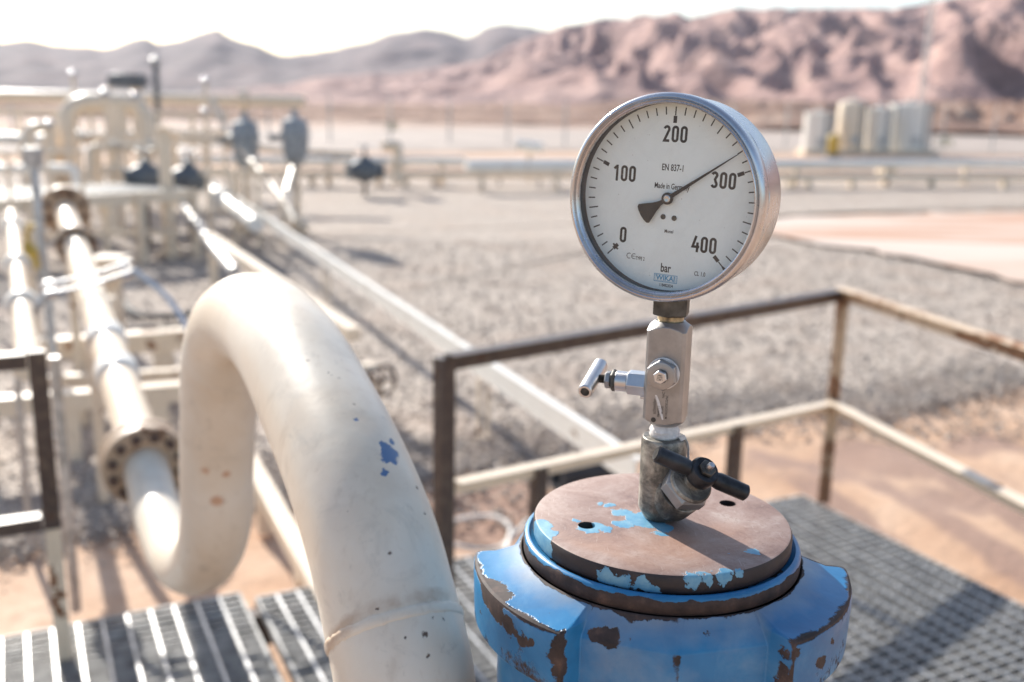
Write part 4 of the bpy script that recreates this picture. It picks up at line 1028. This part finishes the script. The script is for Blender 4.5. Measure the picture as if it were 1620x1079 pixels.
upipe([(-200,212,17),(60,222,17),(130,215,17)], 0, 0.10, M['white'], 'short white pipe stub entering from the upper left edge')
upipe([(335,158,16),(360,210,15.5),(452,320,13),(468,352,12.6)], 0, 0.045, M['cream2'], 'slanting rusty cream brace pipe beside the two grey valves', fl=((1, .5),))
upipe([(452,345,13.5),(455,300,14.5),(470,250,15.5),(466,180,15.6)], 0, 0.055, M['cream'], 'thin cream riser below the right-hand grey valve')
upipe([(310,282,17),(405,355,12.4)], 0, 0.10, M['white'], 'short thick white pipe sloping towards the gravel, ahead of the skid', name='header_pipe', fl=((0,.55),(0,.1)))
upipe([(288,322,14.5),(340,392,10.5),(372,430,9.0)], 0, 0.055, M['galv'], 'grey conduit beside the sloping cream rail', name='conduit')

# raised walkways
def walkway(p, q, wd, z, label, posts, rails=False):
    p = p.copy(); q = q.copy(); p.z = q.z = z
    root = thing('walkway', Vector((p.x, p.y, 0.03)), label, 'walkway', 'raised grating walkways on the process skid')
    d = (q-p).normalized(); n_ = d.cross(Z).normalized(); L = (q-p).length
    b = MB(); k = 0.0
    while k < L: b.beam(p+d*k-n_*wd/2, p+d*k+n_*wd/2, 0.012, 0.035); k += 0.06
    b.build('deck_bars', M['galv'], root, smooth=False)
    MB().beam(p-n_*wd/2-Z*.05, q-n_*wd/2-Z*.05, 0.05, 0.14).beam(p+n_*wd/2-Z*.05, q+n_*wd/2-Z*.05, 0.05, 0.14).build('edge_beam', M['cream'], root, smooth=False)
    for s_ in posts:
        for e in (-1, 1):
            r_ = p+d*(L*s_)+n_*e*(wd/2+.03); MB().beam(Vector((r_.x, r_.y, 0.0)), Vector((r_.x, r_.y, z+0.02)), 0.08, 0.08, d).build('post', M['cream'], root)
    return root
wp = W(-260, 322, z=0.85); wq = W(262, 296, z=0.85)
walkway(wp, wq, 1.4, 0.85, 'raised grating walkway, the nearer and lower one, at the left edge', (0.45, 0.8, 0.995))
walkway(W(118, 214, z=1.35), W(352, 206, z=1.35), 0.7, 1.35, 'raised grating walkway, the farther and higher one, right of the fat riser', (0.02, 0.5, 0.98))
pp = W(270, 402, z=0.03)
root = thing('square_post', pp, 'stout cream square post at the right end of the nearer walkway', 'post')
MB().beam(pp, Vector((pp.x, pp.y, 1.62)), 0.15, 0.15, EV).build('column', M['cream'], root, bevel=.01)
MB().box(Vector((pp.x, pp.y, 1.63)), (0.24, 0.24, 0.02)).build('cap_plate', M['cream2'], root)
MB().box(Vector((pp.x, pp.y, 0.045)), (0.3, 0.3, 0.03)).build('base_plate', M['cream2'], root)
# walkway hand rail lines
for (xa, ya, xb, yb, zz, lb_) in ((-60, 243, 130, 240, 1.45, 'thin cream handrail over the nearer walkway'),):
    p = W(xa, ya, z=zz); q = W(xb, yb, z=zz); root = thing('handrail', Vector((p.x, p.y, 0.85)), lb_, 'handrail')
    MB().tube([p, q], 0.022, 10).build('top_rail', M['cream'], root)
    for k in (0.02, 0.35, 0.68, 0.98):
        r_ = p.lerp(q, k); MB().cyl(Vector((r_.x, r_.y, 0.9)), Vector((r_.x, r_.y, zz)), 0.02, seg=10).build('baluster', M['cream'], root)

def rack(x0, x1, yb, d_, ztop, n_, levels, label, r_=0.035):
    a = W(x0, yb, depth=d_); b_ = a+EV*((x1-x0)/FPX*d_*1.05)
    root = thing('pipe_rack', Vector((a.x, a.y, 0.03)), label, 'pipe rack')
    for k in range(n_):
        q = a.lerp(b_, k/(n_-1)); MB().beam(Vector((q.x, q.y, 0)), Vector((q.x, q.y, ztop)), r_*2, r_*2, EV).build('post', M['cream'], root)
    for zz in levels:
        MB().beam(Vector((a.x, a.y, zz))-EV*.1, Vector((b_.x, b_.y, zz))+EV*.1, r_*1.8, r_*2.2).build('beam', M['cream'], root)
    return root
rack(-80, 330, 300, 17.0, 1.75, 9, (0.7, 1.2, 1.72), 'slender cream pipe rack frame with many thin posts, behind the fat riser')
rack(60, 250, 350, 12.0, 0.78, 5, (0.35, 0.76), 'low cream pipe rack under the nearer walkway')
rack(330, 440, 300, 13.5, 1.05, 4, (0.5, 1.03), 'small cream frame to the left of the thin riser, below the grey actuators', 0.025)
upipe([(140,300,14.2),(142,232,14.2),(262,232,14.6),(264,200,14.6)], 0, 0.05, M['cream2'], 'thin cream pipe jogging right in front of the fat riser', fl=((1, .3),(1, .8)))
upipe([(-60,268,13.6),(120,266,13.6),(122,300,13.6)], 0, 0.06, M['white'], 'thin white pipe just above the nearer walkway', fl=((0, .6),))
upipe([(285,215,16.5),(440,238,16.5),(560,244,16.5)], 0, 0.05, M['cream2'], 'thin tan pipe sagging right behind the grey actuators', fl=((0, .5),))
# grey globe valves with actuators
def big_valve(c_, s_, m, label, group=None, feet=True):
    root = thing('actuated_valve', Vector((c_.x, c_.y, 0.03)), label, 'valve', group)
    MB().lathe([(0.10, -0.85), (0.26, -0.72), (0.36, -0.45), (0.40, -0.1), (0.40, 0.40), (0.34, 0.52), (0.26, 0.56), (0.12, 0.60), (0.10, 0.85), (0, 0.85)], c_, Z, 32).build('actuator', m, root)
    for v in [root.children[0]]:
        v.data.transform(Matrix.Translation(c_-root.location) @ Matrix.Diagonal((s_, s_, s_, 1)) @ Matrix.Translation(-(c_-root.location)))
    MB().lathe([(0.46*s_, -0.02), (0.46*s_, 0.02)], c_+Z*0.10*s_, Z, 32).build('diaphragm_flange', M['midgrey'], root)
    MB().cyl(Vector((c_.x, c_.y, 0.2)), c_-Z*0.55*s_, 0.055, seg=16).build('yoke', M['cream2'], root)
    MB().lathe([(0.09, 0.0), (0.16, 0.02), (0.18, 0.14), (0.10, 0.2)], Vector((c_.x, c_.y, 0.03)), Z, 20).build('valve_body', M['cream2'], root)
    MB().cyl(c_-EV*0.8*s_, c_-EV*0.45*s_, 0.06*s_*1.6, seg=16).build('positioner', M['darkvalve'], root)
    return root
vg = 'grey actuated valves at the right end of the skid'
big_valve(W(388, 222, depth=15.0), 0.50, M['midgrey'], 'blue-grey rounded valve actuator, the left one beside the slanting brace pipe', vg)
big_valve(W(467, 218, depth=15.0), 0.50, M['midgrey'], 'blue-grey rounded valve actuator, the right one under the end of the header pipe', vg)

def ground_valve(px, z, s_, label, m):
    c_ = W(*px, z=z); root = thing('gate_valve', Vector((c_.x, c_.y, 0.03)), label, 'valve')
    a = EV
    MB().lathe([(0.10, -0.75), (0.36, -0.75), (0.36, -0.62), (0.28, -0.60), (0.44, -0.35), (0.52, 0), (0.44, 0.35), (0.28, 0.60), (0.36, 0.62), (0.36, 0.75), (0.10, 0.75)], c_, a, 28).build('valve_body', m, root)
    root.children[0].data.transform(Matrix.Translation(c_-root.location) @ Matrix.Diagonal((s_, s_, s_, 1)) @ Matrix.Translation(-(c_-root.location)))
    MB().lathe([(0.22*s_, 0.25*s_), (0.24*s_, 0.5*s_), (0.16*s_, 0.62*s_), (0.06*s_, 0.66*s_), (0.05*s_, 1.0*s_)], c_, Z, 24).build('bonnet', m, root)
    MB().tube([c_+Z*1.0*s_+(EV*math.cos(q)+EU*math.sin(q))*0.3*s_ for q in [R(24*k) for k in range(15)]], 0.03*s_, 8, closed=True).build('handwheel', M['galv'], root)
    MB().box(Vector((c_.x, c_.y, (z-.3*s_)/2)), (0.14*s_, 0.14*s_, max(.05, z-.3*s_))).build('pedestal', M['rustbrown'], root)
    return root
ground_valve((577, 270), 0.55, 0.52, 'dark grey gate valve on the far pipeline, just left of the upturned pipe end', M['darkvalve'])
ground_valve((230, 280), 0.95, 0.36, 'dark gate valve with bright flanges between the cream risers, behind the nearer walkway', M['darkvalve'])
ground_valve((298, 284), 0.85, 0.40, 'dark gate valve right of the stout square post, lying on the white header', M['darkvalve'])
# dark equipment cluster on top of the riser
c_ = W(205, 128, depth=18)
root = thing('valve_motor', Vector((c_.x, c_.y, 0.03)), 'dark motor unit perched above the header pipe at upper left', 'motor')
MB().box(c_, (0.55, 0.35, 0.25)).build('housing', M['darkvalve'], root, bevel=.04)
MB().cyl(c_-Vector((.35, 0, 0)), c_-Vector((.1, 0, 0)), .12, seg=18).build('motor_drum', M['darkvalve'], root)
MB().cyl(Vector((c_.x+.1, c_.y, 0.03)), c_+Vector((.1, 0, -.12)), .09, seg=16).build('column', M['cream'], root)
c_ = W(246, 150, depth=18.3)
root = thing('vent_stack', Vector((c_.x, c_.y, 0.03)), 'slim dark vertical vent stack right of the motor unit', 'stack')
MB().cyl(Vector((c_.x, c_.y, 0.03)), W(246, 100, depth=18.3), 0.055, seg=14).build('pipe', M['darkvalve'], root)
tp_ = W(246, 100, depth=18.3); MB().lathe([(0.055, 0), (0.09, 0.02), (0.09, 0.08), (0.02, 0.12)], tp_, Z, 14).build('rain_cap', M['galv'], root)
# thin instrument posts with shiny heads (they make the bright dots)
ip = [((115, 118), 17, 'at upper left above the fat riser'), ((325, 128), 18, 'above the right half of the header pipe'), ((165, 148), 14.8, 'on top of the fat inverted-U pipe, its left end'), ((214, 152), 14.8, 'on top of the fat inverted-U pipe, its right end'),
      ((78, 196), 14.6, 'on the crown of the small inverted-U pipe'), ((324, 176), 17.5, 'just below the header pipe, left of the brace')]
for k, ((x, y), dd, wh) in enumerate(ip):
    c_ = W(x, y, depth=dd)
    root = thing('pressure_transmitter', Vector((c_.x, c_.y, 0.03)), 'small shiny instrument head '+wh, 'instrument', 'shiny instrument heads on the skid')
    MB().sphere(c_, 0.075, 20, (1, 1, 0.8)).build('head', M['case'], root, sharp=60)
    MB().cyl(Vector((c_.x, c_.y, 0.6)), c_-Z*0.05, 0.025, seg=10).build('stem', M['cream'], root)
# pedestals and boxes near the level pipe
for (x, y, zz, sz, lb_) in ((175, 405, 0.75, 0.26, 'cream boxy pedestal beside the far end of the level cream pipe'), (165, 470, 0.55, 0.14, 'narrow cream pedestal right of the instrument tubing')):
    c_ = W(x, y, z=zz); root = thing('pedestal', Vector((c_.x, c_.y, 0.03)), lb_, 'pedestal')
    MB().box(Vector((c_.x, c_.y, zz-sz*.35)), (sz, sz, sz*0.7)).build('head_box', M['cream'], root, bevel=.01)
    MB().box(Vector((c_.x, c_.y, (zz-sz*.7)/2+.01)), (sz*.45, sz*.45, zz-sz*.7-.02)).build('stem', M['cream2'], root)
# black hoses on the gravel
for pts_, lb_ in ((((190,468),(205,490),(235,500),(300,497),(330,480)), 'black hose curving over the gravel behind the gooseneck'), (((190,528),(240,520),(310,515)), 'straight black hose on the gravel just behind the farthest cross beam')):
    o = MB().tube(catmull([W(x, y, z=0.07) for x, y in pts_], 8), 0.028, 10).build('hose', M['rubber']); tag(o, lb_, 'hose')

# ------------------------------------------------------------------ far pipelines on the right
def pipeline(pts_px, z, r, m, label, sup, supm=None):
    P = [W(x, y, z=z) for x, y in pts_px]
    root = thing('pipeline', Vector((P[0].x, P[0].y, 0.03)), label, 'pipeline')
    MB().tube(P, r, 20).build('pipe', m, root, sharp=60)
    for x in sup:
        k = (x-pts_px[0][0])/(pts_px[-1][0]-pts_px[0][0]); a, b_ = P[0], P[-1]
        # perspective-correct spot along the run
        best = min(range(201), key=lambda i: abs((lambda v: 810+FPX*v.dot(CR)/v.dot(CF))(a.lerp(b_, i/200)-CP)-x))
        q = a.lerp(b_, best/200); MB().box(Vector((q.x, q.y, (z-r)/2)), (0.12, 0.2, max(.05, z-r))).build('support', supm or M['cream2'], root)
    return root
pipeline([(300,274),(1900,283)], 0.30, 0.09, M['cream'], 'near far-off pipeline on short brown supports, ochre coloured, crossing behind the gauge', (495, 640, 690, 1250, 1280, 1345, 1475, 1590))
pipeline([(738,263),(1900,257)], 0.60, 0.13, M['white'], 'pale grey pipeline behind the ochre one, ending left of the gauge', (760, 880, 1262, 1400, 1530))
pipeline([(250,252),(735,254)], 0.62, 0.10, M['white'], 'white pipeline behind the gate valve, right of the grey actuators', (520, 600, 700))
upipe([(628,292,22.5),(630,228,22.5),(608,232,22.3)], 0, 0.12, M['cream'], 'upturned cream pipe end beside the dark gate valve', fl=((0,.5),))
c_ = W(838, 232, depth=26)
root = thing('vent_pipe', Vector((c_.x, c_.y, 0.03)), 'short fat white cylinder on a stand, just left of the gauge', 'vent pipe')
MB().cyl(c_-Vector((.33, 0, -.03)), c_+Vector((.33, -.1, -.03)), 0.15, seg=20).build('barrel', M['white'], root)
MB().cyl(Vector((c_.x, c_.y, .03)), c_-Z*.1, 0.05, seg=12).build('stand', M['cream2'], root)
c_ = W(822, 264, depth=25)
root = thing('sign', Vector((c_.x, c_.y, 0.03)), 'long low white sign board with red lettering strips, left of the gauge', 'sign')
MB().box(c_, (1.3, 0.03, 0.26)).build('board', M['white'], root)
MB().box(c_+Vector((0, -0.02, -0.02)), (1.15, 0.012, 0.05)).build('red_stripe', M['redpaint'], root)
for s_ in (-.5, .5): MB().box(Vector((c_.x+s_, c_.y+.03, c_.z/2)), (.05, .03, c_.z)).build('leg', M['rustbrown'], root)
# valves along the right pipeline
for x, y, lb_ in ((1402, 270, 'small orange-cream pipe bracket under the grey pipeline below the tanks'),):
    c_ = W(x, y, z=.4); root = thing('bracket', Vector((c_.x, c_.y, .03)), lb_, 'bracket'); MB().box(c_, (.5, .3, .3)).build('block', M['cream'], root, bevel=.03); MB().box(Vector((c_.x, c_.y, .12)), (.2, .2, .24)).build('foot', M['cream2'], root)
# dirt berms behind the pipeline
b = MB()
for (x0, y0, L_, h_, w_) in ((500, 205, 70, 2.2, 9), (1260, 205, 60, 1.6, 8)):
    pass
b.b.free()
# ------------------------------------------------------------------ storage tanks
def tank(x, w_px, ytop, m, label, dome, depth=50, ybase=236):
    c0_ = W(x, ybase, z=0.25); sc = FPX/((c0_-CP).dot(CF)); r = w_px/sc/2; h = (ybase-ytop)/sc
    root = thing('storage_tank', Vector((c0_.x, c0_.y, 0.0)), label, 'tank', 'storage tanks on the far slab')
    z0 = 0.25
    if dome: pr_ = [(r, z0), (r, z0+h*0.86), (r*0.9, z0+h*0.94), (r*0.55, z0+h*0.99), (0, z0+h)]
    else: pr_ = [(r, z0), (r, z0+h*0.95), (r*1.03, z0+h*0.955), (r*1.03, z0+h*0.975), (r*0.3, z0+h), (0, z0+h)]
    MB().lathe(pr_, Vector((c0_.x, c0_.y, 0)), Z, 40).build('shell', m, root, sharp=35)
    MB().lathe([(r*0.18, 0), (r*0.18, 0.14), (r*0.22, 0.15), (r*.22, .2), (0, 0.2)], Vector((c0_.x, c0_.y, z0+h*0.985)), Z, 20).build('hatch', M['galv'], root)
    MB().box(Vector((c0_.x, c0_.y-r-0.03, z0+h*0.2)), (0.35, 0.06, 0.35)).build('manway', M['galv'], root, bevel=.02)
    ld = MB(); yl = c0_.y-r*0.80-0.12; xl = c0_.x+r*0.62
    for e in (-.2, .2): ld.beam(Vector((xl+e, yl, 0.3)), Vector((xl+e, yl, z0+h)), .05, .05, Vector((0, 1, 0)))
    for k in range(9): ld.beam(Vector((xl-.2, yl, .4+k*h/9)), Vector((xl+.2, yl, .4+k*h/9)), .03, .03)
    ld.build('ladder', M['darkvalve'], root, smooth=False)
    MB().box(Vector((c0_.x, c0_.y, 0.125)), (r*2.3, r*2.3, 0.25)).build('plinth', M['cream2'], root)
tank(1291, 44, 178, M['white'], 'small white tank, leftmost of the group on the far slab', False)
tank(1343, 44, 160, M['cream'], 'domed cream tank, second from the left in the far group', True)
tank(1386, 42, 171, M['white'], 'grey-white flat tank, third from the left in the far group', False)
tank(1434, 64, 165, M['white'], 'widest flat-topped tank at the right of the far group', False)
for (x, y, m, lb_) in ((1302, 226, M['yellow'], 'orange pump set at the foot of the leftmost tank'), (1366, 214, M['white'], 'white upright cylinder in front of the second and third tanks')):
    c_ = W(x, y, z=.6); root = thing('pump', Vector((c_.x, c_.y-1.5, .03)), lb_, 'pump')
    c_ = c_-Vector((0, 1.5, 0))
    MB().lathe([(0.2, -.4), (0.24, -.3), (0.24, .3), (.15, .42), (0, .42)], c_, Z, 20).build('casing', m, root); MB().box(c_-Z*.48, (.6, .5, .16)).build('skid', M['darkvalve'], root)
for x, y, lb_ in ((1447, 232, 'green weedy bush at the foot of the widest tank'), (1485, 232, 'green weedy bush just right of the widest tank'), (622, 207, 'small bright green bush beyond the white pipeline')):
    c_ = W(x, y, z=0.0); root = thing('bush', c_, lb_, 'bush', 'small green bushes on the plain')
    b = MB(); random.seed(x)
    for k in range(260):
        a = random.uniform(0, 6.28); rr = random.uniform(0, .5)**.8; q = c_+Vector((math.cos(a)*rr, math.sin(a)*rr*.8-.8, random.uniform(.05, .75)*(1-rr*.8)))
        d = Vector((random.uniform(-1, 1), random.uniform(-1, 1), random.uniform(-.2, 1))).normalized()*.09; e = d.cross(Vector((random.uniform(-1, 1), .3, .4))).normalized()*.03
        b.face(b.vs([q-e, q+d*.5-e*.3, q+d, q+e]))
    b.build('foliage', M['green'], root, smooth=False)
    b = MB()
    for k in range(7): a = k*.9; b.tube([c_+Vector((0, -.8, 0)), c_+Vector((math.cos(a)*.2, math.sin(a)*.2-.8, .4))], .012, 5)
    b.build('stems', M['wood'], root)
# mast
c_ = W(1452, 205, z=0.0); c_ = Vector((c_.x, c_.y, 0)) * (110/c_.length); 
root = thing('lattice_mast', c_, 'tall thin grey lattice mast rising behind the widest tank', 'mast')
b = MB(); hh = 18.0
legs = [Vector((math.cos(R(90+120*k)), math.sin(R(90+120*k)), 0))*0.36 for k in range(3)]
for l in legs: MB.tube(b, [c_+l, c_+l*0.55+Z*hh], 0.06, 8)
b.build('chords', M['white'], root)
b = MB()
for i in range(30):
    z0, z1 = hh*i/30, hh*(i+1)/30
    for k in range(3):
        a, b2 = legs[k]*(1-.45*i/30), legs[(k+1) % 3]*(1-.45*(i+1)/30); b.tube([c_+a+Z*z0, c_+b2+Z*z1], 0.035, 5)
b.build('lacing', M['white'], root)
MB().box(c_+Z*0.3, (1.2, 1.2, .6)).build('footing', M['roadgrey'], root)

# fence
fa = W(-300, 214, z=0); fb = W(1950, 246, z=0)
root = thing('wire_fence', Vector((fa.x, fa.y, 0)), 'long wire fence on thin posts crossing the plain in front of the foothills', 'fence')
n = 26
for k in range(n):
    q = fa.lerp(fb, k/(n-1)); o = MB().cyl(Vector((q.x, q.y, 0)), Vector((q.x, q.y, 2.15)), 0.05, seg=8).tube([Vector((q.x, q.y, 2.15)), Vector((q.x-.12, q.y-.25, 2.5))], 0.03, 6).build('post', M['galv'], root)
for zz in (0.1, 0.6, 1.1, 1.6, 2.1, 2.3, 2.45):
    off = Vector((0, 0, 0)) if zz < 2.2 else Vector((-.06, -.16, 0))
    MB().tube([fa+Z*zz+off, fa.lerp(fb, .5)+Z*zz+off, fb+Z*zz+off], 0.010, 5).build('wire', M['galv'], root)

# pickup truck parked far left (white shape behind the pipes)

# loose stones strewn over the gravel and its ragged edge
random.seed(3); b = MB()
edge = [(1620,600),(1500,622),(1380,652),(1280,640),(1150,655),(1000,690),(860,715),(740,735),(560,765),(400,785),(230,810),(100,832),(0,860)]
epts = [W(x, y, z=0.0) for x, y in edge]
def stone(p, r_):
    M_ = Matrix.Translation(p) @ Matrix.Rotation(random.uniform(0, 6.28), 4, Vector((random.uniform(-1, 1), random.uniform(-1, 1), 1)).normalized()) @ Matrix.Diagonal((r_*random.uniform(.7, 1.4), r_, r_*random.uniform(.5, .9), 1))
    P = [M_ @ Vector(v) for v in ((1,0,0),(-1,0.1,0),(0,1,0.1),(0.1,-1,0),(0,0,1),(0,0,-1))]; V = b.vs(P)
    for f in ((0,2,4),(2,1,4),(1,3,4),(3,0,4),(2,0,5),(1,2,5),(3,1,5),(0,3,5)): b.face([V[i] for i in f])
for i in range(14000):
    k = random.random()*(len(epts)-1); j = int(k); p = epts[j].lerp(epts[j+1], k-j)
    off = random.gauss(0.18, 0.22); p = p + Vector((random.gauss(0, .1), off, 0)); p.z = random.uniform(0, .008)
    stone(p, random.uniform(0.008, 0.024))
for i in range(16000):
    y = random.uniform(4.5, 15); x = random.uniform(-0.6, 0.62)*y
    if y < 6 and x > 0.5: continue
    stone(Vector((x, y, .01)), random.uniform(0.010, 0.024))
o = b.build('loose_stones', M['gravel'], smooth=False); tag(o, kind='stuff')

# ---- air
hz = MB().box((0, 1200, 498), (5400, 3200, 1004)).build('haze', None, smooth=False)
hm = bpy.data.materials.new('haze'); hm.use_nodes = True; ht = hm.node_tree; ht.nodes.remove(ht.nodes['Principled BSDF'])
pv = ht.nodes.new('ShaderNodeVolumePrincipled'); pv.inputs['Color'].default_value = (0.82, 0.86, 1.0, 1); pv.inputs['Density'].default_value = HAZE; pv.inputs['Anisotropy'].default_value = 0.0
ht.links.new(pv.outputs[0], ht.nodes['Material Output'].inputs['Volume']); hz.data.materials.append(hm); tag(hz, kind='stuff')
